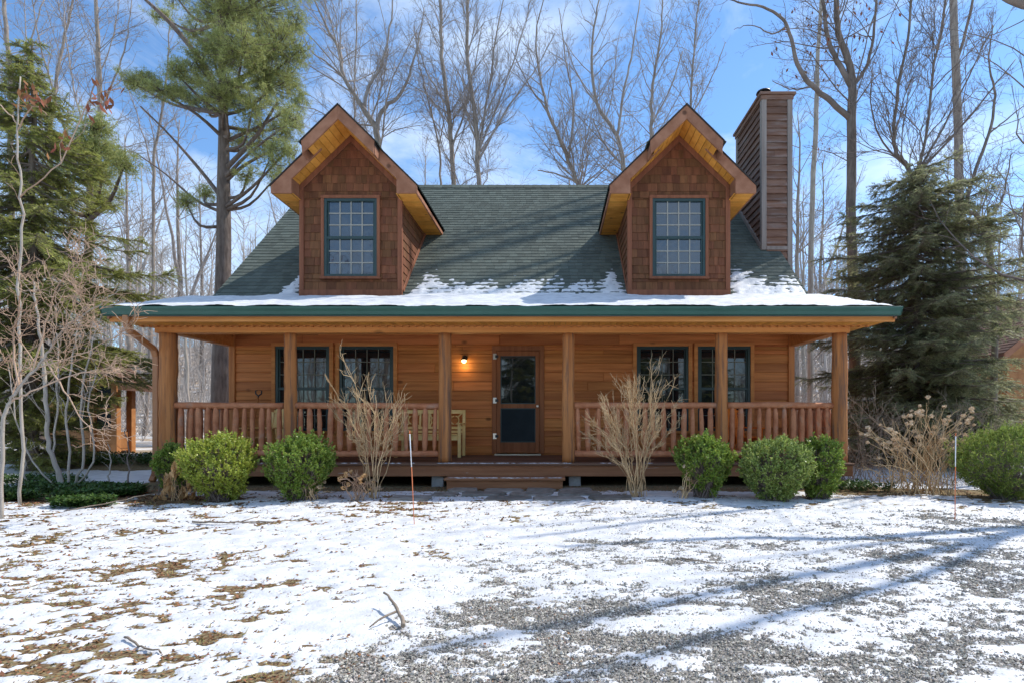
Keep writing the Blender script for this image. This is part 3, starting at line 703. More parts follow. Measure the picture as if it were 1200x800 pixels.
for n,x0,x1,y0,y1,ra,rb_ in ((110000,-2.6,3.3,2.2,3.6,.003,.0085),(90000,-1.8,5.4,3.6,5.4,.0045,.010),(34000,-1,8.5,5.4,7.0,.007,.013)):
    x,y=rand_in(n,x0,x1,y0,y1);keep=RNG.random(n)<gravel(x,y)+.03;x,y=x[keep],y[keep]
    h=snowh(x,y);r=RNG.uniform(ra,rb_,len(x))*np.exp(RNG.normal(0,.25,len(x)))
    z0=RNG.uniform(-.004,.010,len(x));keep=z0+r>h;x,y,r,z0=x[keep],y[keep],r[keep],z0[keep]
    cs.append(np.stack([x,y,gz(x,y)+z0],-1));rs.append(r)
b=MB();b.add(*octa(np.concatenate(cs),np.concatenate(rs),RNG))
tag(b.build('gravel',M['pebble']),'loose grey crushed stone of the drive poking through the snow','gravel',kind='stuff')
# fallen leaves and grass tufts
def leaves(n,x0,x1,y0,y1,keepf,size,b,m=0,zoff=.012,flat=.35):
    x,y=rand_in(n,x0,x1,y0,y1);k=RNG.random(n)<keepf(x,y);x,y=x[k],y[k];n=len(x)
    c=np.stack([x,y,gz(x,y)+np.maximum(snowh(x,y)*.8,0)+zoff*RNG.random(n)],-1)
    a=RNG.uniform(0,6.28,n);s=RNG.uniform(*size,n);u=np.stack([np.cos(a),np.sin(a),RNG.normal(0,flat,n)],-1)*s[:,None]
    v=np.stack([-np.sin(a),np.cos(a),RNG.normal(0,flat,n)],-1)*(s*RNG.uniform(.35,.7,n))[:,None]
    b.quads(c,u,v,m)
bare=lambda x,y:np.clip(.5-snowh(x,y)*55,0.004,1)
b=MB()
leaves(42000,-4.5,.2,2.1,4.6,lambda x,y:bare(x,y)*(1-.9*gravel(x,y))*.8,(.005,.014),b)
leaves(52000,-8.5,-.5,4.6,8.2,lambda x,y:bare(x,y)*(1-.9*gravel(x,y))*.6,(.009,.022),b)
leaves(16000,-7.2,6.5,7.0,9.1,lambda x,y:bare(x,y)*.5,(.009,.022),b)
leaves(1500,-1,9,4,8,lambda x,y:np.full(len(x),.25),(.008,.02),b)
leaves(14000,-6,8,2.2,7.6,lambda x,y:np.full(len(x),.6),(.003,.008),b)
tag(b.build('leaf_litter',M['litter']),'small brown fallen leaves strewn over the snowy lawn','leaves',kind='stuff')
b=MB()
x,y=rand_in(22000,-8,.3,2.1,7.4);k=RNG.random(len(x))<bare(x,y)*(1-gravel(x,y))*sst(.42,.6,fbm(x*1.2,y*1.8,55));x,y=x[k],y[k];n=len(x)
c=np.stack([x,y,gz(x,y)],-1);a=RNG.uniform(0,6.28,n);h=RNG.uniform(.02,.045,n)*(1+.1*y)
tip=c+np.stack([np.cos(a)*h*.8,np.sin(a)*h*.8,h*.55],-1);wv=np.stack([-np.sin(a),np.cos(a),0*a],-1)*.003
b.tris(c-wv,c+wv,tip)
tag(b.build('grass',M['grass']),'short tan winter grass blades in the thawed lawn patches','grass',kind='stuff')
# flagstones before the step
b=MB();rp=random.Random(5)
ysr=[7.42,7.82,8.22,8.66];k=0
for j in range(3):
    xs_=[-2.35+.25*j] if j<1 else [-2.0+.15*j]
    while xs_[-1]<(.95,.55,.30)[j]: xs_.append(xs_[-1]+rp.uniform(.42,.78))
    for i in range(len(xs_)-1):
        if j==0 and rp.random()<.15: continue
        x0_,x1_=xs_[i]+.03,xs_[i+1]-.03;y0_,y1_=ysr[j]+.025,ysr[j+1]-.025
        q=lambda s:rp.uniform(-s,s)
        pl=[(x0_+q(.05)+.05,y0_+q(.03)),((x0_+x1_)/2+q(.08),y0_-.01+q(.03)),(x1_+q(.05)-.05,y0_+q(.03)),(x1_+q(.03),(y0_+y1_)/2+q(.06)),(x1_+q(.05)-.04,y1_+q(.03)),((x0_+x1_)/2+q(.08),y1_+q(.02)),(x0_+q(.05)+.04,y1_+q(.03)),(x0_+q(.03),(y0_+y1_)/2+q(.06))]
        z=float(gz(x0_,y0_));b.prism(pl,z-.03,z+.034+q(.008),'z')
tag(b.build('path',M['stone'],bevel=.006),'irregular grey flagstone path set in snow at the foot of the porch step','path',kind='structure')
# ------------------------------------------------------------------ bare trees
def smooth(pts,k):
    """Catmull-Rom through pts, k samples per span"""
    p=np.asarray(pts,float);p=np.vstack([2*p[0]-p[1],p,2*p[-1]-p[-2]]);o=[]
    t=np.linspace(0,1,k,endpoint=False)[:,None]
    for i in range(1,len(p)-2):
        a,b_,c,d=p[i-1:i+3];o.append(.5*((2*b_)+(c-a)*t+(2*a-5*b_+4*c-d)*t*t+(3*b_-a-3*c+d)*t**3))
    return np.vstack(o+[p[-2:-1]])
def unit(v): return v/(np.linalg.norm(v)+1e-9)
def sprout(b,stems,dens,seed,lens=(.32,.45,.5,.5),ang=(25,66),up=.15,tmin=.35,rmin=.004,flat=1.0,levels=4,tips=None,lmax=5.5):
    """grow branches along stems (pts, r0, r1) down to twigs; queues tubes into b"""
    g=np.random.default_rng(seed);todo=[(p,r0,r1,0,np.linalg.norm(np.diff(p,axis=0),axis=1).sum()) for p,r0,r1 in stems]
    while todo:
        p,r0,r1,lv,L=todo.pop()
        if lv>=levels: continue
        d=dens[min(lv,len(dens)-1)];n=int(L*d+g.random())
        k=len(p)
        for _ in range(n):
            t=(tmin if lv==0 else .12)+g.random()**.9*(.99-(tmin if lv==0 else .12))
            f=t*(k-1);i=min(int(f),k-2);q=p[i]+(p[i+1]-p[i])*(f-i);tg=unit(p[i+1]-p[i]);rp=r0+(r1-r0)*t
            a=np.radians(g.uniform(*ang));w=g.normal(size=3);w[1]*=flat;w=unit(w-tg*np.dot(w,tg))
            dr=unit(tg*np.cos(a)+w*np.sin(a)+np.array((0,0,up*(.6 if lv else 1))))
            l=min(lmax,L*lens[min(lv,3)])*(1.15-.75*t)*g.uniform(.6,1.25)
            if l<.12: l=.12
            r=max(rmin,min(rp*.6,.0075*l+.002))
            m=(6,5,4,3)[min(lv,3)];pts=np.empty((m,3));pts[0]=q;s=l/(m-1);dd=dr
            for j in range(1,m):
                dd=unit(dd+g.normal(0,.17,3)+np.array((0,0,up*.22)));pts[j]=pts[j-1]+dd*s
            rr=np.linspace(r,max(rmin*.6,r*.28),m)
            b.queue(pts,rr,5 if r>.03 else (4 if r>.015 else 3))
            if tips is not None and lv>=levels-2: tips.append(pts[-1])
            todo.append((pts,r,r*.28,lv+1,l))
def bare_tree(name,D,stems,label,cat='tree',group=None,seed=0,dens=(.8,1.6,2.6,3.0),bark='bark',twig='twig',k=5,wob=.012,base=True,rs=.72,df=1.5,**kw):
    """stems: lists of (px,py,radius in photo px[,extra depth]); the first one is the trunk"""
    g=np.random.default_rng(seed);W=[]
    for st in stems:
        p=np.array([P(q[0],q[1],D+(q[3] if len(q)>3 else 0)) for q in st]);r=np.array([q[2] for q in st])*D/F*rs
        pp=smooth(p,k);rr=np.interp(np.linspace(0,len(r)-1,len(pp)),np.arange(len(r)),r)
        if W:
            q_=np.vstack([w_[0] for w_ in W]);d_=np.linalg.norm(q_-p[0],axis=1);i_=int(np.argmin(d_))
            if d_[i_]<.9: p[0]=q_[i_];pp=smooth(p,k)
        pp[1:-1]+=g.normal(0,wob*D*.06,(len(pp)-2,3));W.append((pp,rr))
    p0=W[0][0][0].copy();gr=float(gz(p0[0],p0[1]))
    if base and p0[2]>gr+.1:                                   # carry the trunk down to the ground
        r0=W[0][1][0];n=6;ex=np.stack([np.linspace(p0[0]+g.normal(0,.1),p0[0],n,endpoint=False),np.full(n,p0[1]),np.linspace(gr-.15,p0[2],n,endpoint=False)],1)
        W[0]=(np.vstack([ex,W[0][0]]),np.concatenate([np.linspace(r0*1.35,r0*1.02,n),W[0][1]]))
    bp=W[0][0][0].copy();bp[2]=float(gz(bp[0],bp[1]))
    t=thing(name,bp,label,cat,group)
    b=MB();b.tube(W[0][0],W[0][1],9);tr=b.build('trunk',M[bark],t)
    b=MB()
    for pp,rr in W[1:]: b.queue(pp,rr,7)
    sprout(b,[(pp,rr[0],rr[-1]) for pp,rr in W],[q*df for q in dens],seed+1,rmin=max(.004,.00019*D),**kw)
    b.flush();b.build('crown',M[twig],t)
    return t
def generic(seed,h,r,name='bare_tree',bark='bark',twig='twig',dens=(1.1,1.7,2.4,2.2),loc=(0,0,0),fork=True,rmin=.009,levels=4,tmin=.3,**kw):
    g=np.random.default_rng(seed);n=12;z=np.linspace(0,h,n);p=np.stack([np.cumsum(g.normal(0,.06,n)),np.cumsum(g.normal(0,.06,n)),z],1);p[0,:2]=0
    t=thing(name,(0,0,0),None,'tree');b=MB();b.tube(p,np.linspace(r,r*.12,n),8);b.build('trunk',M[bark],t)
    b=MB();st=[(p,r,r*.12)]
    if fork:
        for _ in range(g.integers(1,3)):
            i=g.integers(3,7);a=g.uniform(0,6.28);q=p[i]+np.outer(np.linspace(0,1,8),np.array((math.cos(a)*h*.16,math.sin(a)*h*.16,h*.5)))
            q[1:]+=np.cumsum(g.normal(0,.05,(7,3)),0);rr=np.linspace(r*.55,r*.08,8);b.queue(q,rr,6);st.append((q,r*.55,r*.08))
    sprout(b,st,dens,seed+5,rmin=rmin,tmin=tmin,levels=levels,**kw);b.build('crown',M[twig],t)
    t.location=Vector(loc);return t

BG='bare woodland trees behind the house'
bare_tree('bare_tree',25,[[(442,215,5.5),(442,157,5),(425,127,4),(403,90,3),(397,57,2.5),(383,33,1.8),(360,-20,1)],[(442,157,3.5),(448,130,3.2),(470,110,2.6),(482,80,2),(490,50,1.4),(497,10,.8)],[(425,127,3),(433,100,2.6),(447,77,2),(457,33,1.5),(463,-20,1)],[(403,90,1.8),(385,75,1.4),(365,60,1),(350,30,.6)]],
 'crooked bare tree with pale forked limbs beside the dormer peak nearest the pine',group=BG,seed=21,tmin=.2,dens=(1.0,1.8,2.6,3))
bare_tree('bare_tree',30,[[(413,215,1.8),(415,133,1.6),(417,60,1.3),(418,-30,.8)]],'slim straight bare tree standing between the pine and the crooked forked tree',group=BG,seed=22,dens=(1.3,2,2.6,2.6),lmax=3)
bare_tree('bare_tree',26,[[(517,225,1.8),(514,170,1.5),(500,110,1.2),(490,70,.8),(486,30,.5)],[(514,170,1.0),(525,120,.8),(532,80,.5)]],'small thin bare tree just above the roof ridge beside the dormer nearest the pine',group=BG,seed=23,dens=(1.6,2,2.6,2.6),lmax=2.6)
bare_tree('bare_tree',25,[[(532,225,4),(527,143,3.5),(518,67,3),(516,0,2.4),(514,-60,1.6)],[(529,170,1.8),(545,130,1.4),(556,80,1),(565,30,.7)],[(524,120,1.6),(500,85,1.2),(487,40,.8)]],'tall straight bare tree with ladder like twigs above the middle of the ridge',group=BG,seed=24,tmin=.15,dens=(1.9,2.1,2.8,3),lmax=3.6)
bare_tree('bare_tree',24,[[(562,225,3.8),(557,143,3.4),(548,67,2.8),(548,0,2.2),(546,-60,1.4)],[(566,190,2.2),(572,110,1.8),(580,50,1.3),(592,-10,.8)],[(560,185,2),(590,135,1.5),(625,85,1),(650,40,.6)],[(564,170,1.7),(590,105,1.2),(612,40,.8),(622,0,.5)]],'broad bare tree fanning upward over the middle of the ridge with many fine shoots',group=BG,seed=25,tmin=.1,dens=(2.0,2.2,2.8,3),lmax=4.0,ang=(18,42))
bare_tree('bare_tree',25,[[(680,225,4),(678,217,3.8),(667,190,3.2),(643,133,2.4),(633,90,1.8),(628,40,1.2),(640,-10,.7)],[(667,190,2),(672,130,1.6),(663,70,1.2),(655,10,.7)],[(643,133,1.5),(620,100,1.1),(600,60,.7)],[(678,215,2),(655,205,1.3),(630,200,.8)]],'leaning bare tree whose stem bends away from the dormer nearest the chimney',group=BG,seed=26,tmin=.1,dens=(1.7,2,2.7,3),lmax=3.6)
bare_tree('bare_tree',23,[[(733,225,4.2),(732,200,4),(723,160,3.2),(700,123,2.6),(693,67,2),(700,10,1.3),(703,-30,.8)],[(723,160,2.4),(730,113,2),(740,67,1.5),(750,0,.9)],[(700,123,1.5),(680,95,1.1),(662,50,.7)],[(730,190,1.8),(712,175,1.4),(695,140,.9)]],'forked bare tree with a pale trunk behind the dormer nearest the chimney',group=BG,seed=27,tmin=.1,dens=(1.6,2,2.7,3),lmax=3.6)
bare_tree('bare_tree',27,[[(763,225,3),(763,160,2.8),(765,100,2.2),(774,45,1.5),(778,-20,.9)],[(763,150,1.6),(785,105,1.2),(800,60,.8)]],'thin upright bare tree directly behind the peak of the dormer nearest the chimney',group=BG,seed=28,tmin=.15,dens=(1.7,2,2.7,3),lmax=3.4)
bare_tree('bare_tree',29,[[(812,225,2.2),(810,120,1.9),(813,60,1.4),(820,-10,.8)],[(811,130,1.2),(835,90,.9),(850,50,.6)]],'slim bare tree between the dormer peak and the chimney',group=BG,seed=29,tmin=.15,dens=(1.7,2,2.7,2.8),lmax=3.4)
bare_tree('bare_tree',19,[[(949,480,4.6),(950,300,4.2),(956,150,3.8),(958,75,3.2),(962,0,2.7),(966,-100,2.0),(968,-220,1.2)]],'tall slender straight trunk with short side twigs standing right behind the chimney',group=BG,seed=30,df=1.8,tmin=.1,dens=(2.6,2.4,3,3),lens=(.09,.5,.5,.5),ang=(50,85),up=.05,bark='barkpale',lmax=1.6)
leaf_tips=[]
oak=bare_tree('oak_tree',16,[[(1000,330,8),(998,262,7.5),(998,142,7),(999,97,6),(992,64,5),(982,37,4.5),(980,0,4),(975,-60,4.6),(985,-180,3.6),(975,-290,2)],[(994,105,5),(981,71,4),(969,41,3.4),(964,0,2.8),(955,-80,3.2),(930,-200,2)],[(993,147,4.8),(975,120,4.4),(952,101,4),(934,75,3.4),(922,30,2.6),(900,11,2),(865,3,1.3),(840,-5,.7)],[(1001,105,3),(1016,75,2.6),(1026,19,1.9),(1030,-60,1.5),(1050,-180,.9)],[(922,30,1.5),(905,40,1.1),(880,30,.7),(860,35,.4)],[(952,101,1.4),(930,105,1.0),(905,95,.6)]],
 'big dark oak with curving limbs and a few clinging leaves beyond the chimney',seed=31,df=1.5,tmin=.15,dens=(1.0,1.9,2.6,2.8),bark='barkdark',twig='twigdark',tips=leaf_tips,lmax=3.2,ang=(30,70),up=.1)
bare_tree('bare_tree',15,[[(1068,330,4),(1067,210,3.6),(1050,180,3.0),(1048,150,2.7),(1054,94,2.2),(1065,37,1.9),(1071,-60,1.9),(1076,-150,1.2)],[(1072,215,2.6),(1076,202,2.4),(1086,150,2.1),(1095,75,1.9),(1104,30,1.8),(1114,-70,1.5),(1120,-160,.8)],[(1074,212,2.2),(1080,199,2),(1125,150,1.7),(1162,105,1.2),(1190,70,.7)],[(1072,205,1.8),(1105,150,1.5),(1140,80,1.1),(1165,30,.7)],[(1060,205,1.6),(1030,160,1.3),(1020,110,.9),(1025,70,.5)]],
 'bare tree of several wiry upswept stems rising out of the top of the evergreen',seed=32,df=1.9,tmin=.1,dens=(1.9,2.3,3,3.2),bark='barkdark',twig='twigdark',lmax=2.6,ang=(18,45),group=BG)
bare_tree('bare_tree',14,[[(1166,400,4.6),(1160,300,4.2),(1147,255,4),(1133,246,3.6),(1140,210,2.6),(1159,157,2.2),(1166,112,1.8),(1159,75,1.3),(1163,30,.8)],[(1148,257,2.8),(1162,252,2.4),(1174,235,1.9),(1179,215,1.3),(1185,180,.8)],[(1159,157,1.4),(1180,140,1.1),(1205,120,.7)],[(1136,244,1.6),(1120,230,1.2),(1108,205,.8)]],
 'gnarled bare tree with a sharply bent trunk beside the rusty roofed cabin',seed=33,df=1.8,tmin=.2,dens=(1.6,2.2,3,3),bark='barkdark',twig='twigdark',lmax=2.2,ang=(30,70))
bare_tree('bare_tree',10.2,[[(1216,480,6),(1212,300,5.5),(1208,190,5),(1206,80,4.5),(1210,-60,4),(1206,-260,3)],[(1206,180,2.2),(1225,120,1.8),(1250,40,1.2)],[(1209,-30,2.5),(1160,-130,1.8),(1130,-240,1)]],'dark tree past the juniper whose side twigs reach in beside the gnarled tree',seed=34,df=1.3,tmin=.3,dens=(.9,1.4,2.0,2.2),bark='barkdark',twig='twigdark',lmax=3)
bare_tree('roof_shade_tree',21,[[(1127,420,5.2),(1124,200,4.6),(1118,0,4),(1112,-200,4),(1106,-420,2.8)],[(1115,-100,3),(1090,-200,2.8),(1070,-340,2)],[(1120,60,1.8),(1140,0,1.4),(1150,-80,.9)]],'tall straight grey trunk added beyond the hemlock to shade the roof',seed=44,tmin=.25,dens=(.8,1.6,2.4,2.6),bark='bark',twig='twigdark',lmax=3.2,rs=1,df=1.2)  # added trunk, kept thick above the view to stripe the roof with shadow
# the big tree beside the drive, whose trunk throws the long shadow; one limb reaches into view
q=lambda x,y,z:(VX+x*F/y,VY-(z-H)*F/y)
def drive_tree():
    D=8.0;W=lambda pts:[(*q(x,D+dy,z),r*F/(D+dy),dy) for x,dy,z,r in pts]
    return bare_tree('oak_tree',D,[W([(9.7,0,0,.13),(9.65,0,3,.115),(9.6,.1,6,.10),(9.7,.1,9,.085),(9.8,.2,12,.06),(9.9,.3,15,.05)]),W([(9.62,.1,5.6,.10),(8.9,.1,6.9,.085),(8.0,0,7.45,.075),(7.1,0,7.3,.06),(6.5,0,7.55,.045),(5.8,0,8.2,.03)]),W([(9.65,.1,7,.07),(9.3,-.5,9,.055),(9.0,-.8,11.5,.045),(8.9,-1,13.5,.02)]),W([(9.7,.1,8,.05),(10.3,.8,10,.05),(10.6,1.2,13,.02)])],
     'oak beside the drive whose crooked limb hangs into the top corner of the view',seed=35,tmin=.35,dens=(.55,1.0,1.6,1.6),bark='bark',twig='twigdark',lmax=2.6,wob=.004,base=False,rs=1,df=1.2)
drive_tree()
# pale trees beyond the spruce
bare_tree('bare_tree',20,[[(104,330,4.4),(107,250,4.2),(116,150,3.8),(116,75,3.2),(112,0,2.5),(110,-60,1.8)],[(116,140,1.8),(135,90,1.4),(150,40,.9),(155,-10,.6)],[(112,190,1.6),(90,120,1.3),(78,50,.9),(72,-20,.5)]],'tall pale bare tree rising behind the dark spruce',group=BG,seed=36,tmin=.2,dens=(1.7,2,2.6,2.8),lmax=3)
bare_tree('bare_tree',22,[[(14,260,4),(13,130,3.6),(11,75,3.2),(4,0,2.6),(0,-60,2)],[(12,100,1.6),(35,50,1.2),(52,0,.8)]],'pale bare trunk at the extreme edge of the picture above the dark spruce',group=BG,seed=37,tmin=.1,dens=(1.7,2,2.6,2.8),lmax=3)
bare_tree('bare_tree',24,[[(172,480,3),(180,300,2.6),(180,188,2.2),(187,150,1.8),(196,80,1.2),(200,20,.7)],[(181,200,1.2),(165,150,.9),(150,100,.6)]],'thin pale bare tree between the dark spruce and the tall pine',group=BG,seed=38,tmin=.2,dens=(1.7,2,2.6,2.8),lmax=2.8)
bare_tree('bare_tree',21,[[(48,300,3),(60,150,2.6),(70,70,2.1),(85,0,1.5),(92,-50,1)],[(58,170,1.6),(40,110,1.2),(30,40,.8),(28,-10,.5)]],'leaning pale bare tree seen over the top of the dark spruce',group=BG,seed=39,tmin=.2,dens=(1.7,2,2.6,2.8),lmax=3)
bare_tree('bare_tree',23,[[(78,310,2),(86,200,1.8),(60,100,1.4),(40,20,.9),(35,-30,.6)],[(86,200,1.4),(105,120,1.1),(130,50,.8),(140,0,.5)]],'slender wide forked bare tree behind the spruce and the pale trunk',group=BG,seed=40,tmin=.2,dens=(1.7,2,2.6,2.8),lmax=3)
# generic woodland trees further back: copies of four kinds
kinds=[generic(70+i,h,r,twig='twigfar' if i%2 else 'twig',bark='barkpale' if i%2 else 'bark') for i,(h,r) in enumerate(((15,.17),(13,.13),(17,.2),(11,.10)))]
gp=np.random.default_rng(99);first=[1]*4
FAR=[(-20,34),(30,30),(62,41),(128,36),(150,28),(166,33),(205,31),(222,27),(236,38),(300,34),(345,40),(390,37),(440,41),(478,35),(500,44),(585,36),(610,42),(640,38),(665,45),(700,37),(725,42),(750,36),(785,40),(800,34),(835,39),(860,33),(885,41),(905,36),(934,27),(942,33),(964,36),(985,31),(1030,34),(1075,39),(1110,32),(1145,28),(1170,37),(1195,33),(1230,30)]
for i,(px,D) in enumerate(FAR):
    k=i%4;x=(px-VX)*D/F;loc=(x,D,float(gz(x,D))-.05)
    if first[k]: t=kinds[k];t.location=Vector(loc);first[k]=0
    else: t=dup(kinds[k],loc,gp.uniform(0,6.28),gp.uniform(.8,1.15))
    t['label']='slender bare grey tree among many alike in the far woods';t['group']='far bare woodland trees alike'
# distant wood reading as one mass
b=MB();n=620;D=gp.uniform(30,64,n);X=gp.uniform(-1.15,1.0,n)*D
D=np.concatenate([D,gp.uniform(-44,-24,170)]);X=np.concatenate([X,gp.uniform(-34,36,170)])
for x,y in zip(X,D):
    h=gp.uniform(5,12);r=gp.uniform(.04,.13);z0=float(gz(x,y))-.1;m=6
    p=np.stack([x+np.cumsum(gp.normal(0,.1,m)),y+0*np.arange(m),z0+np.linspace(0,h,m)],1);b.queue(p,np.linspace(r,r*.2,m),4)
    for _ in range(26):
        t=gp.uniform(.08,.98);q_=np.array([np.interp(t*(m-1),np.arange(m),p[:,c]) for c in range(3)]);a=gp.uniform(0,6.28);l=gp.uniform(.6,2.2)
        e=q_+np.array((math.cos(a)*l*.7,math.sin(a)*l*.7,l*.75));mid=(q_+e)/2+gp.normal(0,.12,3);b.queue(np.array([q_,mid,e]),np.array([.022,.016,.008]),3)
        for _ in range(3):
            w=q_+(e-q_)*gp.uniform(.3,1);e2=w+np.array((gp.normal(0,.4),gp.normal(0,.4),gp.uniform(.1,.7)));b.queue(np.array([w,e2]),np.array([.010,.006]),3)
for x,y in zip(gp.uniform(-1.1,.95,2600),gp.uniform(21,62,2600)):
    x*=y;z0=float(gz(x,y))
    for _ in range(6):
        e=np.array((x+gp.normal(0,.6),y+gp.normal(0,.4),z0+gp.uniform(.6,3.2)));b.queue(np.array([(x,y,z0-.05),(np.array((x,y,z0))+e)/2+gp.normal(0,.1,3),e]),np.array([.016,.012,.006]),3)
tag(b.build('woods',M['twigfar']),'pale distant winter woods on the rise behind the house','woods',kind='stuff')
# trees across the drive behind the camera (seen only as reflections in the panes)
for i,(x,y) in enumerate(((-11,-13),(-5,-12),(0,-13),(5,-12),(11,-13),(-14,-16),(-8,-19),(-3,-15),(3,-20),(8,-16),(15,-19),(-20,-22),(21,-24))):
    t=dup(kinds[i%4],(x,y,0),i*1.3,1.0);t['label']='bare grey tree across the drive, mirrored in the window panes';t['group']='bare trees across the drive'

# ------------------------------------------------------------------ needle foliage
def tufts(b,c,size,rng,n=12,w=.004,up=.4,mat=0):
    """c (N,3): each centre becomes a burst of n thin needles"""
    N_=len(c);d=rng.normal(0,1,(N_,n,3));d[...,2]+=up;d/=np.linalg.norm(d,axis=2,keepdims=True)
    L_=size*rng.uniform(.6,1.15,(N_,n,1));a=rng.normal(0,1,(N_,n,3));s=np.cross(d,a);s/=np.linalg.norm(s,axis=2,keepdims=True)+1e-9
    o=c[:,None,:]+rng.normal(0,size*.22,(N_,n,3));b.tris((o-s*w).reshape(-1,3),(o+s*w).reshape(-1,3),(o+d*L_).reshape(-1,3),mat)
def white_pine(name,D,trunk,clumps,label,seed,needles=430,limbs=()):
    rng=np.random.default_rng(seed);p=np.array([P(a,c,D) for a,c,_ in trunk]);r=np.array([e for _,_,e in trunk])*D/F*.82;pp=smooth(p,5);rr=np.interp(np.linspace(0,len(r)-1,len(pp)),np.arange(len(r)),r)
    g0=float(gz(pp[0,0],pp[0,1]));pp[0,2]=g0-.1
    t=thing(name,(pp[0,0],pp[0,1],g0),label,'tree');b=MB();b.tube(pp,rr,12);b.build('trunk',M['pinebark'],t)
    bb=MB();bf=MB()
    for lp in limbs:
        q_=smooth(np.array([P(a,c,D+e) for a,c,_,e in lp]),4);bb.queue(q_,np.interp(np.linspace(0,len(lp)-1,len(q_)),np.arange(len(lp)),[e*D/F for _,_,e,_ in lp]),6)
    for cx,cy,rx,ry,dn in clumps:
        dy=rng.uniform(-1.6,1.6);c=P(cx,cy,D+dy);s=D/F;R_=np.array((rx*s,rx*s*.8,ry*s))
        n=int(needles*dn*max(.4,(rx*ry)/900))
        # limb from the trunk
        zt=c[2]-.35*abs(c[0]-np.interp(c[2],pp[:,2],pp[:,0]))-.3;zt=min(max(zt,pp[0,2]+2),pp[-1,2]-.2)
        a=np.array([np.interp(zt,pp[:,2],pp[:,i]) for i in range(3)]);m=(a+c)/2+np.array((0,0,-.25))+rng.normal(0,.12,3)
        bb.queue(smooth(np.array([a,m,c]),3),np.linspace(.07,.022,7),6)
        # sprays of needles on side shoots
        ns=max(5,n//9);d=rng.normal(0,1,(ns,3));d/=np.linalg.norm(d,axis=1,keepdims=True);e=c+d*R_*rng.uniform(.3,1.25,(ns,1))**.75+np.array((0,0,.05))
        for q_ in e:
            w=c+(q_-c)*rng.uniform(.0,.4)+rng.normal(0,.05,3);bb.queue(np.array([w,(w+q_)/2+np.array((0,0,-.05)),q_]),np.array([.018,.012,.006]),3)
            k=max(6,n//ns);u=rng.uniform(.25,1.08,(k,1));tufts(bf,w+(q_-w)*u+rng.normal(0,.13,(k,3)),.15,rng,14,.0075,.3)
    bb.build('branches',M['pinebark'],t);bf.build('needles',M['pine'],t);return t
white_pine('white_pine',19,[(258,505,12),(258,440,11),(262,300,9.6),(262,225,8.6),(262,150,6.4),(260,75,4.6),(256,10,3.6),(252,-70,2)],
 [(300,15,55,32,1),(325,55,34,30,1),(285,60,36,26,1),(318,105,34,30,1),(296,128,32,20,1),(333,150,22,24,1),(305,165,36,20,1),(236,98,38,13,1.1),(262,118,30,13,1),(215,112,18,9,.9),(160,100,24,10,1),(188,108,22,9,1),(205,85,18,9,.8),(228,40,28,18,.9),(258,15,40,22,1),(250,65,25,14,.8),(315,190,26,13,.8),(338,95,15,30,.9),(218,238,14,6,.7),(240,228,12,6,.6),(322,210,16,7,.6),(290,205,14,8,.6),(345,30,14,24,.9),(275,-25,60,25,.9),(330,-20,40,25,.9),(205,-5,22,10,.8),(190,20,14,8,.6),(335,178,16,8,.7),(352,118,8,10,.5),(262,60,26,26,1.1),(266,20,30,26,1.1),(270,100,24,18,1.1),(240,120,22,10,1),(345,140,16,20,.9),(310,60,30,24,1),(300,80,40,20,1),(350,60,14,22,.8),(230,75,20,12,.9),(175,98,24,9,1),(275,165,20,10,.6)],
 'tall white pine with light green needle clumps behind the end of the porch roof',51,limbs=[[(262,130,4,0),(240,79,3.2,-.5),(202,30,2.4,-.8),(165,-5,1.5,-1)],[(263,200,3,0),(300,160,2.2,-.4),(325,120,1.2,-.6)],[(262,235,2.6,0),(235,200,2,.3),(200,160,1.3,.6),(165,125,.8,.8)],[(262,215,2.6,0),(285,195,2,-.2),(320,175,1.2,-.5)],[(262,250,2,0),(230,235,1.5,.4),(195,205,1,.8),(160,180,.6,1)]])
white_pine('white_pine',14.5,[(100,540,5),(100,400,4.6),(104,260,4),(106,190,3),(108,140,2)],[(130,182,24,12,1),(105,175,22,10,1),(92,195,18,9,.8),(120,205,24,9,.8),(145,195,12,7,.6),(110,150,14,10,.7),(60,210,20,12,.8),(128,232,20,8,.6)],'small pine whose tufted top shows between the spruce and the tall pine',52)
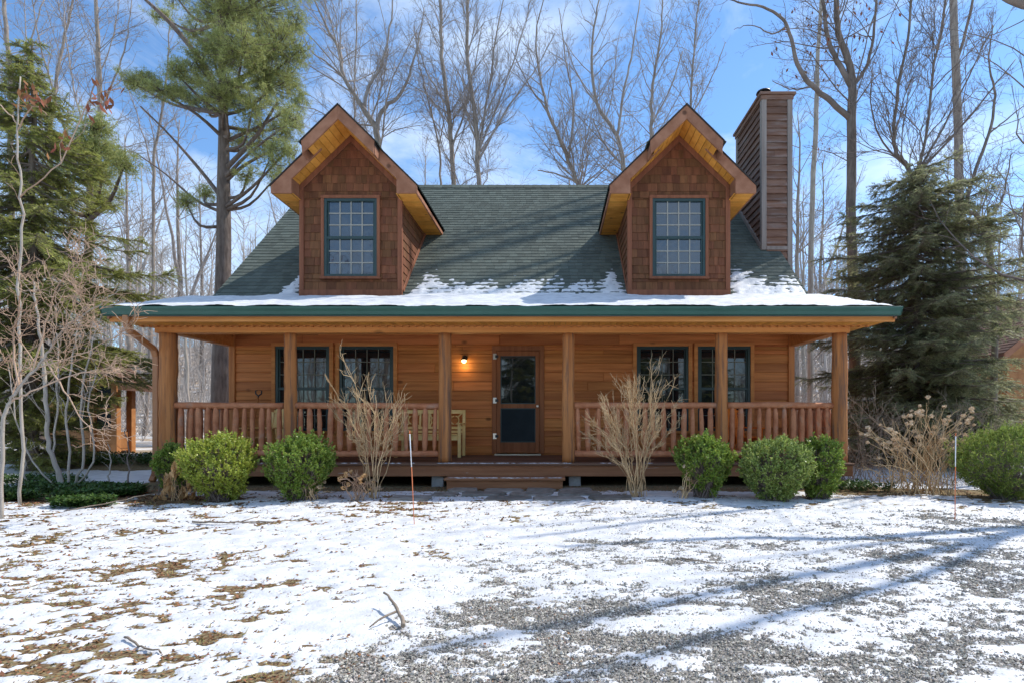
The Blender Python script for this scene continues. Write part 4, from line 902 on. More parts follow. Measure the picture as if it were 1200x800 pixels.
def frond_tree(name,D,px,ybase,ytop,prof,label,seed,m='spruce',nb=150,dens=1.0,droop=.35,trunk_r=.14,bark='barkdark',side=1.0):
    """spruce or hemlock: whorled drooping branches carrying flat sprays; prof = [(photo y, half width in photo px)]"""
    rng=np.random.default_rng(seed);s=D/F;p0=P(px,ybase,D);g0=float(gz(p0[0],D));zt=P(px,ytop,D)[2]
    t=thing(name,(p0[0],D,g0),label,'tree');n=12;z=np.linspace(g0-.1,zt,n);b=MB();tp=np.stack([p0[0]+rng.normal(0,.02,n),np.full(n,D),z],1);b.tube(tp,np.linspace(trunk_r,.015,n),9);b.build('trunk',M[bark],t)
    py=np.array([a for a,_ in prof]);pw=np.array([c for _,c in prof]);bb=MB();A=[];B_=[];C=[]
    for i in range(nb):
        u=(i+rng.random())/nb;y=ytop+4+(ybase-ytop-8)*u**.85;z0=H+(VY-y)*s+rng.normal(0,.12);Lb=np.interp(y,py,pw)*s*rng.choice((.45,.75,1,1.22))*rng.uniform(.8,1.1);a=rng.uniform(0,6.28)
        d=np.array((math.cos(a),math.sin(a)*side,0));k=8;q=np.linspace(0,1,k);pts=np.array([p0[0],D,z0])+d*Lb*q[:,None]
        pts[:,2]+=Lb*(-droop*1.5*q+droop*.9*q*q+.18*(1-u))+rng.normal(0,.02,k);bb.queue(pts,np.linspace(.012+.012*Lb,.005,k),4)
        ns=int(Lb*26*dens)+4
        for j in range(ns):
            f=.12+.88*rng.random()**.8;ff=f*(k-1);ii=min(int(ff),k-2);q0=pts[ii]+(pts[ii+1]-pts[ii])*(ff-ii);tg=unit(pts[ii+1]-pts[ii]+rng.normal(0,.03,3))
            sd_=unit(np.cross(tg,(0,0,1)))*rng.choice((-1,1));dr=unit(tg*.8+sd_*rng.uniform(.5,1.1)+np.array((0,0,rng.uniform(-.75,.3))));l=(.16+.22*Lb*(1-f*.75))*rng.uniform(.6,1.2);l=min(l,.62)
            m_=int(l*62)+5;h=np.linspace(.05,1,m_)[:,None];o=q0+dr*l*h+np.array((0,0,-.12*l))*h*h
            w=unit(np.cross(dr,rng.normal(0,.25,3)+np.array((0,0,1))))
            sg=np.where(np.arange(m_)%2==0,1,-1)[:,None];nd=dr*.55+w*sg*.75+rng.normal(0,.22,(m_,3));nl=.07*(1.15-.4*h)*rng.uniform(.7,1.2,(m_,1))
            tip=o+nd*nl;A.append(o-dr*.011);B_.append(o+dr*.011);C.append(tip)
            bb.queue(np.array([q0,q0+dr*l*.9+np.array((0,0,-.1*l))]),np.array([.006,.003]),3)
    bb.build('branches',M['twigdark'],t);b=MB();b.tris(np.concatenate(A),np.concatenate(B_),np.concatenate(C));b.build('needles',M[m],t);return t
frond_tree('spruce_tree',11.5,38,545,50,[(55,14),(100,38),(160,55),(220,72),(260,95),(320,128),(400,130),(435,105),(460,62),(545,46)],'big dark spruce with drooping boughs beside the little orange hut',61,nb=350,dens=1.2,droop=.42)
frond_tree('hemlock_tree',13.5,1075,560,200,[(185,26),(235,62),(290,86),(350,98),(430,104),(500,106),(560,86)],'dense dark hemlock at the end of the porch beside the rusty roofed cabin',62,m='hemlock',nb=440,dens=1.15,droop=.22)
frond_tree('hemlock_tree',15,1150,560,430,[(430,6),(460,40),(500,62),(560,55)],'low hemlock sapling in front of the rusty roofed cabin',63,m='hemlock',nb=110,dens=1.2)

spr=[o for o in bpy.data.objects if o.name=='spruce_tree'][0]
for x,y,k in ((-7.5,-15,.9),(-2.5,-17,1.1),(1.5,-14.5,.95),(6,-16.5,1.05),(10.5,-15,.9)):
    dup(spr,(x,y,0),x,k,'dark spruce across the drive, mirrored in the window panes','spruces across the drive')
# ------------------------------------------------------------------ shrubs
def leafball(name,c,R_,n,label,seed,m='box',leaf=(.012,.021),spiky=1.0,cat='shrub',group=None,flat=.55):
    """clipped evergreen: shoots carrying small leaves through a ragged ellipsoid shell"""
    rng=np.random.default_rng(seed);c=np.array(c,float);g0=float(gz(c[0],c[1]));c[2]+=g0;R_=np.array(R_,float)
    t=thing(name,(c[0],c[1],g0),label,cat,group);n=int(n*1.5);ns=n//16;d=rng.normal(0,1,(ns,3));d/=np.linalg.norm(d,axis=1,keepdims=True);d[:,2]=np.where(d[:,2]<-.93,-d[:,2],d[:,2])
    lump=.66+.62*fbm(d[:,0]*1.9+seed,d[:,1]*1.9+d[:,2]*2.3,seed,3);kp=fbm(d[:,0]*4+2*seed,d[:,1]*4+d[:,2]*4.5,seed+5,2)>.33;d=d[kp];lump=lump[kp];ns=len(d)
    rad=lump*(1-.22*rng.random(ns)**2.2)+np.where(rng.random(ns)<.14,rng.uniform(.03,.17,ns)*spiky*(d[:,2]>-.1),0)
    q=c+d*R_*rad[:,None];q[:,:2]=c[:2]+(q[:,:2]-c[:2])*(.90+.24*np.clip((q[:,2]-c[2])/R_[2],-1,.7))[:,None];q[:,2]=np.maximum(q[:,2],g0+.03)
    bs=MB();k=rng.choice(ns,min(ns,420),replace=False);root=np.array((c[0],c[1],g0));st=root+rng.normal(0,.06,(len(k),3))*np.array((1,1,0));mid=st+(q[k]-st)*.55+np.array((0,0,.05));
    bs.tubes(np.stack([st,mid,q[k]],1),np.tile([.006,.004,.002],(len(k),1)),3);bs.build('stems',M['twigdark'],t)
    ax=d*.6+np.array((0,0,.75))+rng.normal(0,.3,(ns,3));ax/=np.linalg.norm(ax,axis=1,keepdims=True)
    h=rng.uniform(-.05,.055,(ns,16,1));o=(q[:,None,:]+ax[:,None,:]*h).reshape(-1,3)
    ld_=ax[:,None,:]*.7+rng.normal(0,.62,(ns,16,3));ld_/=np.linalg.norm(ld_,axis=2,keepdims=True);ld_=ld_.reshape(-1,3);w=np.cross(ld_,rng.normal(0,1,ld_.shape));w/=np.linalg.norm(w,axis=1,keepdims=True)
    L_=rng.uniform(*leaf,(len(o),1));b=MB();b.quads(o+ld_*L_,ld_*L_,w*L_*flat);b.build('leaves',M[m],t);return t
BX='clipped boxwoods along the porch'
def bx(px,yt,yb,rx,D,label,seed,n=15000,**k):
    zt=H+(VY-yt)*D/F;zb=0.02;zt-=.06;x=(px-VX)*D/F;r=rx*D/F*.93;return leafball('boxwood_shrub',(x,D,(zt+zb)/2-.02),(r,r*.92,(zt-zb)/2*1.0),n,label,seed,group=BX,**k)
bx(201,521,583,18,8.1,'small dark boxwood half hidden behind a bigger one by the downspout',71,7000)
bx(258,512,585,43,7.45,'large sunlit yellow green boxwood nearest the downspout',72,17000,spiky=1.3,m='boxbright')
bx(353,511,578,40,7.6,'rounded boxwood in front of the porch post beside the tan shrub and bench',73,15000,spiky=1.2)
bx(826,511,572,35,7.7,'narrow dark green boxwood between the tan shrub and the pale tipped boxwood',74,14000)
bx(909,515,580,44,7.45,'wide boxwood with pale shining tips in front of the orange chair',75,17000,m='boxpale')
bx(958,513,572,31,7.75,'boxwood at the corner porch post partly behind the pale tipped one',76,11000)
leafball('juniper_shrub',((1176-VX)*7.7/F,7.7,.47),(.64,.6,.52),20000,'loose yellow green juniper at the edge of the drive',77,m='juniper',leaf=(.010,.03),spiky=1.6,flat=.25)
def fan_shrub(name,base,tips,n,label,seed,m='tanstem',r=.0075,sub=(5,3),cat='shrub',jit=.06,tf=1.0,spread=.05):
    """leafless shrub: n stems fan from the base towards tips (world points), with forked twigs"""
    rng=np.random.default_rng(seed);base=np.array(base,float);base[2]=float(gz(base[0],base[1]));t=thing(name,base,label,cat);b=MB();ends=[]
    tips=np.array(tips,float)
    for i in range(n):
        e=base+(tips[i%len(tips)]-base)*tf+rng.normal(0,jit,3)*np.array((1,2,1));s=base+rng.normal(0,spread,3)*np.array((1,1,0));s[2]-=.02
        mid=s+(e-s)*.5+np.array(((e[0]-s[0])*-.10,0,.08))+rng.normal(0,.03,3);p=smooth(np.array([s,mid,e]),4);p[1:-1]+=rng.normal(0,.02,(len(p)-2,3));rr=np.linspace(r,r*.45,len(p))*rng.uniform(.7,1.15);b.queue(p,rr,5);ends.append(e)
        L_=np.linalg.norm(e-s)
        for _ in range(sub[0]):
            f=rng.uniform(.35,.97)*(len(p)-1);ii=min(int(f),len(p)-2);q=p[ii]+(p[ii+1]-p[ii])*(f-ii);tg=unit(p[ii+1]-p[ii]);dr=unit(tg+rng.normal(0,.42,3)+np.array((0,0,.25)));l=L_*rng.uniform(.08,.22)
            e2=q+dr*l;m2=q+dr*l*.5+rng.normal(0,.02,3)-np.array((0,0,.01));b.queue(np.array([q,m2,e2]),np.array([r*.55,r*.45,r*.35]),4);ends.append(e2)
            for _ in range(sub[1]):
                w=q+(e2-q)*rng.uniform(.3,1);d3=unit(dr+rng.normal(0,.55,3)+np.array((0,0,.3)));l3=l*rng.uniform(.25,.6);b.queue(np.array([w,w+d3*l3*.5+rng.normal(0,.006,3),w+d3*l3]),np.array([r*.42,r*.36,r*.30]),3)
                if rng.random()<.5: ends.append(w+d3*l3)
    b.build('stems',M[m],t);return t,np.array(ends)
def pxtips(l,D,dep=.35,seed=0):
    g=np.random.default_rng(seed);return [P(a,c,D+g.uniform(-dep,dep)) for a,c in l]
fan_shrub('dormant_shrub',P(437,565,7.75),pxtips([(389,378),(395,440),(372,432),(383,455),(400,462),(408,430),(420,470),(432,430),(440,440),(455,455),(462,438),(470,452),(478,440),(480,462),(466,480),(415,490),(392,485),(425,450),(448,465),(386,425)],7.75,.3,1),18,'bare tan shrub with one tall crooked stem in front of the bench railing',81,r=.007,sub=(9,4),tf=.84,jit=.04)
fan_shrub('dormant_shrub',P(745,568,7.8),pxtips([(690,445),(683,480),(679,500),(700,452),(712,455),(725,440),(735,430),(742,432),(752,420),(762,408),(770,430),(778,440),(786,425),(795,442),(798,462),(803,480),(772,470),(720,480),(705,475),(748,450),(690,520),(800,500)],7.8,.3,2),30,'dense fan shaped bare tan shrub in front of the railing beside the open step',82,r=.0062,sub=(9,4),tf=.86,jit=.04)
def heads(t,pts,size,n,seed,name='flower_head',m='dryflower'):
    rng=np.random.default_rng(seed)
    for p in pts:
        s=size*rng.uniform(.75,1.25);d=rng.normal(0,1,(n,3));d/=np.linalg.norm(d,axis=1,keepdims=True);d[:,2]*=.75;c=p+d*s*rng.uniform(.55,1,(n,1))
        u=np.cross(d,rng.normal(0,1,d.shape));u/=np.linalg.norm(u,axis=1,keepdims=True);v=np.cross(d,u);v/=np.linalg.norm(v,axis=1,keepdims=True)
        b=MB();b.quads(c,u*s*.30,v*s*.28);b.build(name,M[m],t)
hy,e=fan_shrub('dried_hydrangea',P(1078,572,8.3),pxtips([(1022,500),(1035,505),(1012,515),(1047,492),(1062,498),(1075,482),(1085,478),(1098,482),(1110,490),(1120,485),(1130,488),(1140,497),(1150,505),(1095,500),(1070,515),(1050,520),(1105,515),(1128,520),(1040,530),(1165,500),(1012,548),(1030,560)],8.3,.35,3),110,'wide dried hydrangea with round tan flower heads beyond the corner post',83,r=.006,sub=(1,1),spread=.24)
e=e[e[:,2]>.62];heads(hy,e[::max(1,len(e)//80)][:90],.037,50,5)
for px,py,D,tl,n,hn,lab,sd_ in ((365,578,7.5,[(352,553),(360,556),(372,555),(378,563),(345,570),(385,572)],16,12,'low dried sedum in front of the boxwood beside the tan shrub',84),
 (418,578,7.5,[(397,560),(405,556),(415,555),(425,558),(437,563),(443,570),(410,565),(430,572)],22,16,'dried flower clump at the foot of the tan shrub with the tall stem',85),
 (802,580,7.6,[(808,545),(812,550),(820,556),(826,560),(815,562),(800,572),(790,575)],10,9,'dried flower stalks leaning in front of the narrow dark boxwood',86)):
    t,e=fan_shrub('dried_flower_clump',P(px,py,D),pxtips(tl,D,.12,sd_),n,lab,sd_,m='tanstem' if sd_!=85 else 'twigred',r=.006,sub=(3,0),cat='plant',jit=.02)
    heads(t,e[::3][:hn],.036,34,sd_,m='dryflower' if sd_!=85 else 'dryleaf')
# drooping plant with papery tan leaves by the downspout
t,e=fan_shrub('withered_plant',P(208,583,7.5),pxtips([(196,568),(205,548),(212,545),(222,560),(188,580),(215,575),(200,558),(226,578),(207,540),(219,550)],7.5,.12,9),10,'withered plant with drooping papery tan leaves in front of the small dark boxwood',87,r=.004,sub=(0,0),cat='plant',jit=.01)
rng=np.random.default_rng(3)
for p in e:
    n=26;c=p+rng.normal(0,.022,(n,3))*np.array((1,1,1.6))-np.array((0,0,.05));u=np.array((0,0,-1))+rng.normal(0,.3,(n,3));u/=np.linalg.norm(u,axis=1,keepdims=True);v=np.cross(u,rng.normal(0,1,(n,3)));v/=np.linalg.norm(v,axis=1,keepdims=True)
    b=MB();b.quads(c,u*.062,v*.027);b.build('leaf_cluster',M['dryleaf'],t)
# ------------------------------------------------------------------ young ornamental tree at the edge of the lawn
bare_tree('young_tree',6.3,[[(1,612,4.5),(2,540,4),(4,488,3.8),(14,466,3.4),(35,440,3),(55,415,2.5),(75,385,1.9),(110,362,1.3),(150,330,.7)],[(10,470,2.6),(30,462,2.2),(75,442,1.6),(120,432,1),(150,418,.5)],[(20,458,2.4),(16,400,2.0),(24,350,1.5),(22,315,.9)],[(38,437,2.2),(58,365,1.7),(78,320,1.1),(105,300,.6)],[(57,420,2),(80,465,1.5),(102,498,1),(128,503,.5)],[(6,486,2.2),(-20,430,1.8),(-35,360,1.2)],[(45,430,1.8),(92,415,1.3),(135,395,.8),(158,380,.4)]],
 'young bare ornamental tree with spreading pale reddish twigs at the edge of the lawn',seed=91,tmin=.3,dens=(3.2,5.0,5.0,4),bark='barkpale',twig='twigred',lmax=1.0,levels=4,lens=(.42,.5,.5,.45),ang=(28,62),up=.12,wob=.02,df=1.9,rs=.5)
bare_tree('multi_stem_tree',8.6,[[(78,585,4.5),(68,550,4.2),(56,518,3.8),(54,470,3.4),(50,420,2.8),(44,370,2),(40,330,1.2)],[(84,582,2.4),(82,540,2.2),(78,480,1.9),(85,420,1.4),(95,375,.8)],[(90,582,2.6),(98,540,2.3),(96,470,1.9),(105,410,1.3),(120,365,.7)],[(70,580,2),(62,530,1.8),(68,470,1.5),(66,390,1)],[(95,584,2),(110,540,1.7),(104,480,1.4),(112,430,.9)],[(60,580,1.6),(38,540,1.4),(20,490,1.2),(10,430,.7)]],
 'clump of several pale slender stems rising from the green ground cover',seed=92,tmin=.35,dens=(1.5,3,4,3),bark='barkpale',twig='barkpale',lmax=1.0,levels=3,ang=(20,45),wob=.02,rs=.6,df=1.3)
for i,(px,pyt,D,lab) in enumerate(((150,500,8.9,'thin dark leafless sapling in the ground cover nearest the downspout'),(128,520,9.2,'thin pale sapling in the ground cover beside the little hut'),(30,500,9.0,'wispy sapling in the ground cover below the dark spruce'))):
    pb=P(px,575,D);yb=VY+(H-float(gz(pb[0],D)))*F/D
    bare_tree('sapling',D,[[(px,yb,1.0),(px+1,(yb+pyt)/2,.8),(px-2,pyt,.4)]],lab,cat='sapling',seed=95+i,tmin=.3,dens=(6,4,3),twig=('twigdark','barkpale','barkpale')[i],bark=('twigdark','barkpale','barkpale')[i],levels=2,lmax=.5,wob=.03,rs=1,df=1)
# beech sapling with clinging leaves in the near corner
bt=[]
beech=bare_tree('beech_sapling',7.2,[[(24,600,2.2),(26,480,2),(22,360,1.8),(26,250,1.5),(20,170,1.2),(24,90,.8)],[(22,160,1),(40,125,.8),(55,135,.6)],[(23,150,1),(0,125,.8),(-25,118,.5)],[(26,240,1),(70,190,.8),(105,118,.7),(142,103,.5)],[(70,190,.6),(72,165,.5),(80,150,.4)]],'slim sapling with a few clinging brown leaves beside the dark spruce',cat='sapling',seed=101,tmin=.4,dens=(1.2,2.5,3),bark='barkpale',twig='twigred',levels=2,lmax=.45,rs=.8,df=1,wob=.02)
b=MB();rng=np.random.default_rng(12)
for px,py,n in ((34,108,12),(42,122,12),(28,118,8),(110,112,6),(125,118,10),(135,112,7),(74,160,7),(70,172,4),(106,135,3)):
    c=np.array([P(px+rng.normal(0,6),py+rng.normal(0,8),7.2+rng.normal(0,.1)) for _ in range(n)]);u=np.array((0,0,-1))+rng.normal(0,.55,(n,3));u/=np.linalg.norm(u,axis=1,keepdims=True);v=np.cross(u,rng.normal(0,1,(n,3)));v/=np.linalg.norm(v,axis=1,keepdims=True);b.quads(c,u*.06,v*.025)
b.build('clinging_leaves',M['oakleaf'],beech)
for px,py,D,tl,n,lab,sd_ in ((1020,566,9.8,[(960,500),(985,478),(1010,470),(1035,480),(1060,490),(1000,520),(975,540),(1050,510)],60,'tangle of dry brown brush under the hemlock beside the corner post',111),
 (1130,566,9.6,[(1090,510),(1110,490),(1135,480),(1150,490),(1165,505),(1180,520)],36,'dark dry brush between the dried hydrangea and the juniper',112)):
    fan_shrub('dry_brush',P(px,py,D),pxtips(tl,D,.5,sd_),n,lab,sd_,m='stick',r=.006,sub=(5,3),spread=.45,jit=.12)
# ground cover beds
def bed(n,cx,cy,rx,ry,seed,b):
    rng=np.random.default_rng(seed);a=rng.uniform(0,6.28,n);r=np.sqrt(rng.random(n));x=cx+rx*r*np.cos(a);y=cy+ry*r*np.sin(a);k=fbm(x*1.3,y*1.8,seed)>.36;x,y=x[k],y[k];n=len(x)
    c=np.stack([x,y,gz(x,y)+rng.uniform(.02,.13,n)],-1);d=rng.normal(0,1,(n,3));d[:,2]=abs(d[:,2])*.4;d/=np.linalg.norm(d,axis=1,keepdims=True);w=np.cross(d,np.array((0,0,1))+rng.normal(0,.35,(n,3)));w/=np.linalg.norm(w,axis=1,keepdims=True)
    L_=rng.uniform(.018,.036,(n,1));b.quads(c+d*L_,d*L_,w*L_*.5)
b=MB();bed(26000,-7.9,8.05,1.75,.72,1,b);bed(14000,-10.2,12.7,3.0,.65,2,b);bed(2200,-6.2,7.1,.4,.22,4,b);bed(1500,5.0,8.6,.55,.3,3,b);bed(4000,-9.5,9.5,1.2,.5,6,b)
tag(b.build('ground_cover',M['cover']),'low dark green leafy ground cover along the side of the yard','ground cover',kind='stuff')
# clinging oak leaves
b=MB();tp=np.array(leaf_tips);rng=np.random.default_rng(8)
tp=tp[rng.choice(len(tp),min(110,len(tp)),replace=False)];n=len(tp);u=np.array((0,0,-1))+rng.normal(0,.5,(n,3));u/=np.linalg.norm(u,axis=1,keepdims=True);v=np.cross(u,rng.normal(0,1,(n,3)));v/=np.linalg.norm(v,axis=1,keepdims=True)
b.quads(tp+u*.07,u*.075,v*.035);b.build('clinging_leaves',M['oakleaf'],oak)
# ------------------------------------------------------------------ things on the porch
def wbox(b,c,ax,ay,az,sx,sy,sz,mat=0):
    c,ax,ay,az=[np.array(q,float) for q in (c,ax,ay,az)]
    v=[c+ax*sx*i/2+ay*sy*j/2+az*sz*k/2 for i in (-1,1) for j in (-1,1) for k in (-1,1)]
    b.add(v,[(0,1,3,2),(4,6,7,5),(0,4,5,1),(2,3,7,6),(0,2,6,4),(1,5,7,3)],mat)
def place(root,loc,rz):
    root.location=Vector(loc);root.rotation_euler=(0,0,rz);return root
def bench():
    t=thing('garden_bench',(0,0,0),'cream painted garden bench with ring and lattice back against the porch wall','bench')
    m=M['cream'];W=1.28
    for x in (-W/2+.03,W/2-.03):
        b=MB();b.box(x-.03,x+.03,-.27,-.215,0,.63);b.build('front_leg',m,t,bevel=.004)
        b=MB();b.bar((x,.24,0),(x,.30,.92),.055,.06,(0,1,0));b.build('rear_leg',m,t,bevel=.004)
        b=MB();b.box(x-.035,x+.035,-.31,.25,.632,.66);b.build('armrest',m,t,bevel=.006)
    b=MB()
    for y in np.linspace(-.25,.19,6): b.box(-W/2+.065,W/2-.065,y-.033,y+.033,.425,.447)
    b.build('seat',m,t,bevel=.003)
    b=MB();b.box(-W/2+.062,W/2-.062,-.262,-.232,.33,.42);b.build('apron',m,t,bevel=.003)
    yb=lambda z:.245+.06*(z-.45)/.47
    def br(b,x0,z0,x1,z1,w): b.bar((x0,yb(z0),z0),(x1,yb(z1),z1),.022,w,(0,.0,1) if abs(x1-x0)>1e-3 else (1,0,0))
    b=MB()
    br(b,-W/2+.06,.885,W/2-.06,.885,.075);br(b,-W/2+.06,.56,W/2-.06,.56,.05);br(b,-W/2+.06,.485,W/2-.06,.485,.045)
    bk=b.build('backrest',m,t,bevel=.003)
    b=MB();xs=[-W/2+.06,-.25,-.12,0,.12,.25,W/2-.06]
    for x in (-.27,-.09,.09,.27): br(b,x,.585,x,.85,.035)
    b.build('upright_slat',m,bk)
    for xc in (-.425,0.425,0.0):
        b=MB();w,z0,z1=(.14,.585,.848) if xc else (.072,.585,.848)
        zc=(z0+z1)/2;an=np.linspace(0,2*np.pi,17);r=.085 if xc else .055
        pts=np.stack([xc+r*np.cos(an),np.full(17,yb(zc)),zc+r*np.sin(an)],1);b.tube(pts,.013,6)
        for sx in (-1,1):
            for sz in (-1,1):
                d=.7071*r;b.bar((xc+sx*d,yb(zc),zc+sz*d),(xc+sx*w,yb(zc),(z1 if sz>0 else z0)),.02,.026,(0,1,0))
        b.build('lattice_ring',m,bk)
    return t
bn=bench();place(bn,(-2.44,10.62,ZD),0)
def adirondack(m,label,name='adirondack_chair'):
    t=thing(name,(0,0,0),label,'chair');W=.56
    for s in (-1,1):
        x=s*.27
        b=MB();b.box(x-.014,x+.014,-.42,-.34,0,.56);b.build('front_leg',m,t,bevel=.003)
        b=MB();b.prism([(-.45,.30),(-.45,.40),(.22,.24),(.55,.06),(.55,.0),(.42,0),(.10,.14)],x-s*.03-.012,x-s*.03+.012,'x');b.build('side_rail',m,t,bevel=.003)
        b=MB();b.prism([(x-.06-.01*s,-.50),(x+.06+.03*s,-.50),(x+.07+.03*s,-.2),(x+.03+.02*s,.36),(x-.03,.36),(x-.05,-.2)],.562,.586,'z');b.build('armrest',m,t,bevel=.004)
    b=MB()
    for i in range(5):
        y=-.42+.115*i;z=.405-.115*.24*i;wbox(b,(0,y,z),(1,0,0),(0,.97,-.235),(0,.235,.97),W-.04,.098,.02)
    b.build('seat',m,t,bevel=.003)
    d=np.array((0,.36,.933));bs=np.array((0,.10,.27))
    for i in range(5):
        k=i-2;l=.78-.05*abs(k)**1.5;dd=d+np.array((k*.055,0,0));p0=bs+np.array((k*.088,0,0));n=np.array((0,-.933,.36));u=np.cross(dd,n);u/=np.linalg.norm(u)
        b=MB();pts=[(-.036,0),(.036,0),(.05,.5*l),(.052,l-.04),(.03,l),(-.03,l),(-.052,l-.04),(-.05,.5*l)]
        v=[p0+u*a+dd*c+n*e for e in (0,.02) for a,c in pts];q=len(pts)
        b.add(v,[(j,(j+1)%q,q+(j+1)%q,q+j) for j in range(q)]);b.f.append((np.array([list(range(q))[::-1]],dtype=np.int32),0,False));b.f.append((np.array([list(range(q,2*q))],dtype=np.int32),0,False))
        b.build('back_slat',m,t,bevel=.002)
    b=MB();wbox(b,bs+d*.38+np.array((0,.022,0)),(1,0,0),(0,-.933,.36),(0,.36,.933),.58,.02,.07);wbox(b,bs+d*.66+np.array((0,.022,0)),(1,0,0),(0,-.933,.36),(0,.36,.933),.46,.02,.05);build_each(b,'back_rail',m,t,bevel=.002)
    return t
place(adirondack(M['cream'],'cream slatted lawn chair half hidden behind the railing next to the shovel'),(-5.24,10.05,ZD),R(-8))
place(adirondack(M['orange'],'bright orange slatted lawn chair behind the railing'),(3.42,10.15,ZD),R(10))
# shovel leaning on the wall
t=thing('shovel',(-6.0,10.75,ZD),'wooden handled shovel with a black loop grip leaning on the porch wall','shovel')
b=MB();b.tube([(-5.98,10.62,ZD+.28),(-6.0,10.93,1.62)],.017,8);b.build('shaft',M['trimv'],t)
b=MB();b.tube([(-6.0,10.93,1.615),(-6.0,10.94,1.66),(-6.055,10.945,1.70),(-6.062,10.95,1.765),(-6.0,10.955,1.785),(-5.938,10.95,1.765),(-5.945,10.945,1.70),(-6.0,10.94,1.66)],.015,8);b.build('grip',M['dark'],t)
b=MB();v=[];nx=7;nz=6
for j in range(nz):
    for i in range(nx):
        u=i/(nx-1)-.5;w=j/(nz-1);hw=.13 if w>.3 else .13*(.35+.65*(w/.3)**.5);v.append((-5.98+u*2*hw,10.57+.07*w-.12*u*u,ZD+.005+.30*w))
b.add(v,[(j*nx+i,j*nx+i+1,(j+1)*nx+i+1,(j+1)*nx+i) for j in range(nz-1) for i in range(nx-1)],0,True)
o=b.build('blade',M['dark'],t);o.modifiers.new('thick','SOLIDIFY').thickness=.004
# ------------------------------------------------------------------ small buildings at the sides
def hut():
    D=14.2;x0=(62-VX)*D/F;x1=(136-VX)*D/F;zf=H+(VY-528)*D/F;zs_=H+(VY-506)*D/F;ze=H+(VY-452)*D/F
    t=thing('garden_hut',((x0+x1)/2,D+1,float(gz(x0,D))),'little orange wooden hut with screened windows half hidden by the dark spruce','hut');m=M['hutwood']
    b=MB()
    for k in range(3): b.box(x0,x1,D-.02,D+.02,zf+.01+k*(zs_-zf)/3,zf+(k+1)*(zs_-zf)/3)
    b.box(x0,x1,D+.03,D+.5,zf,zf+.05);b.box(x1-.04,x1,D+.03,D+.5,zf+.06,zs_);b.box(x0,x1,D+.47,D+.5,zf+.06,zs_)
    b.build('wall',m,t,bevel=.004)
    for x in (x0,(x0+x1)/2+.25,x1):
        for y in (D,D+.5):
            b=MB();b.box(x-.075,x+.075,y-.075,y+.075,zf-.12,ze);b.build('post',m,t,bevel=.006)
    for a,c in ((x0+.08,(x0+x1)/2+.17),((x0+x1)/2+.33,x1-.08)):
        zm=(zs_+ze)/2;b=MB();b.box(a,c,D-.025,D+.025,zm-.04,zm+.04);b.box(a,c,D-.035,D+.03,zs_,zs_+.06);w=b.build('window',m,t,bevel=.003)
        b=MB();b.box(a,c,D+.0,D+.006,zs_+.06,zm-.04);b.box(a,c,D,D+.006,zm+.04,ze);b.build('screen',M['screen'],w)
    b=MB();b.box(x0-.1,x1+.1,D-.12,D+.12,ze,ze+.14);b.box(x1-.08,x1+.08,D+.13,D+.6,ze,ze+.14);b.build('eave_beam',m,t,bevel=.005)
    zr=ze+.95;xm=(x0+x1)/2
    b=MB()
    for s,xa in ((-1,x0-.35),(1,x1+.4)):
        b.prism([(xa,ze-.02),(xm,zr),(xm,zr-.10),(xa,ze-.12)],D-.45,D+.9,'y')
    b.build('roof',M['hutroof'],t)
    b=MB()
    for s,xa in ((-1,x0-.36),(1,x1+.41)): b.prism([(xa,ze-.0),(xm,zr+.02),(xm,zr-.16),(xa,ze-.18)],D-.49,D-.452,'y')
    build_each(b,'rake_board',m,t,bevel=.004)
    b=MB();b.box(x0+.1,x1-.1,D+.1,D+.45,float(gz(x0,D))-.1,zf-.01);b.build('skirt',M['barkdark'],t)
hut()
def cabin():
    D=16.5;xe=(1158-VX)*D/F;ze=H+(VY-416)*D/F;xr=xe+2.6;zr=ze+2.1;xw=xe+.55;m=M['hutwood'];g0=float(gz(xe,D))
    t=thing('neighbouring_cabin',(xr,D+2,g0),'small cabin with a rusty brown shingled roof behind the low hemlock','cabin')
    b=MB();v=g0+.1
    while v<ze-.1: b.box(xw,2*xr-xw,D-.03,D+.02,v,v+.17);v+=.175
    b.prism([(xw,v),(2*xr-xw,v),(2*xr-xw,ze+.3),(xr,zr-.2),(xw,ze+.3)],D-.02,D+.02,'y')
    b.box(xw,xw+.05,D+.03,D+4,g0,ze+.3);b.build('wall',m,t)
    b=MB()
    for sg in (-1,1):
        ln=math.hypot(2.6,2.1);V=np.array((-sg*2.6/ln,0,2.1/ln));N_=np.array((sg*2.1/ln,0,2.6/ln))
        rows(b,(xr+sg*2.6,0,ze),(0,1,0),V,N_,0,ln,.15,(.26,.36),.018,lambda a,c:[(D-.6,D+4.3)])
        b.prism([(xr+sg*2.6,ze-.01),(xr,zr-.01),(xr,zr-.14),(xr+sg*2.6,ze-.14)],D-.58,D+4.28,'y')
    b.build('roof',M['hutroof'],t)
    b=MB()
    for sg in (-1,1): b.prism([(xr+sg*2.63,ze-.02),(xr,zr),(xr,zr-.2),(xr+sg*2.63,ze-.22)],D-.64,D-.602,'y')
    build_each(b,'rake_board',M['fascia'],t,bevel=.004)
    b=MB();b.box(xw+.6,xw+1.5,D-.06,D-.031,g0+1.0,g0+2.1);w=b.build('window',M['trimwood'],t)
    b=MB();b.box(xw+.67,xw+1.43,D-.07,D-.061,g0+1.07,g0+2.03);b.build('pane',M['glass'],w)
cabin()
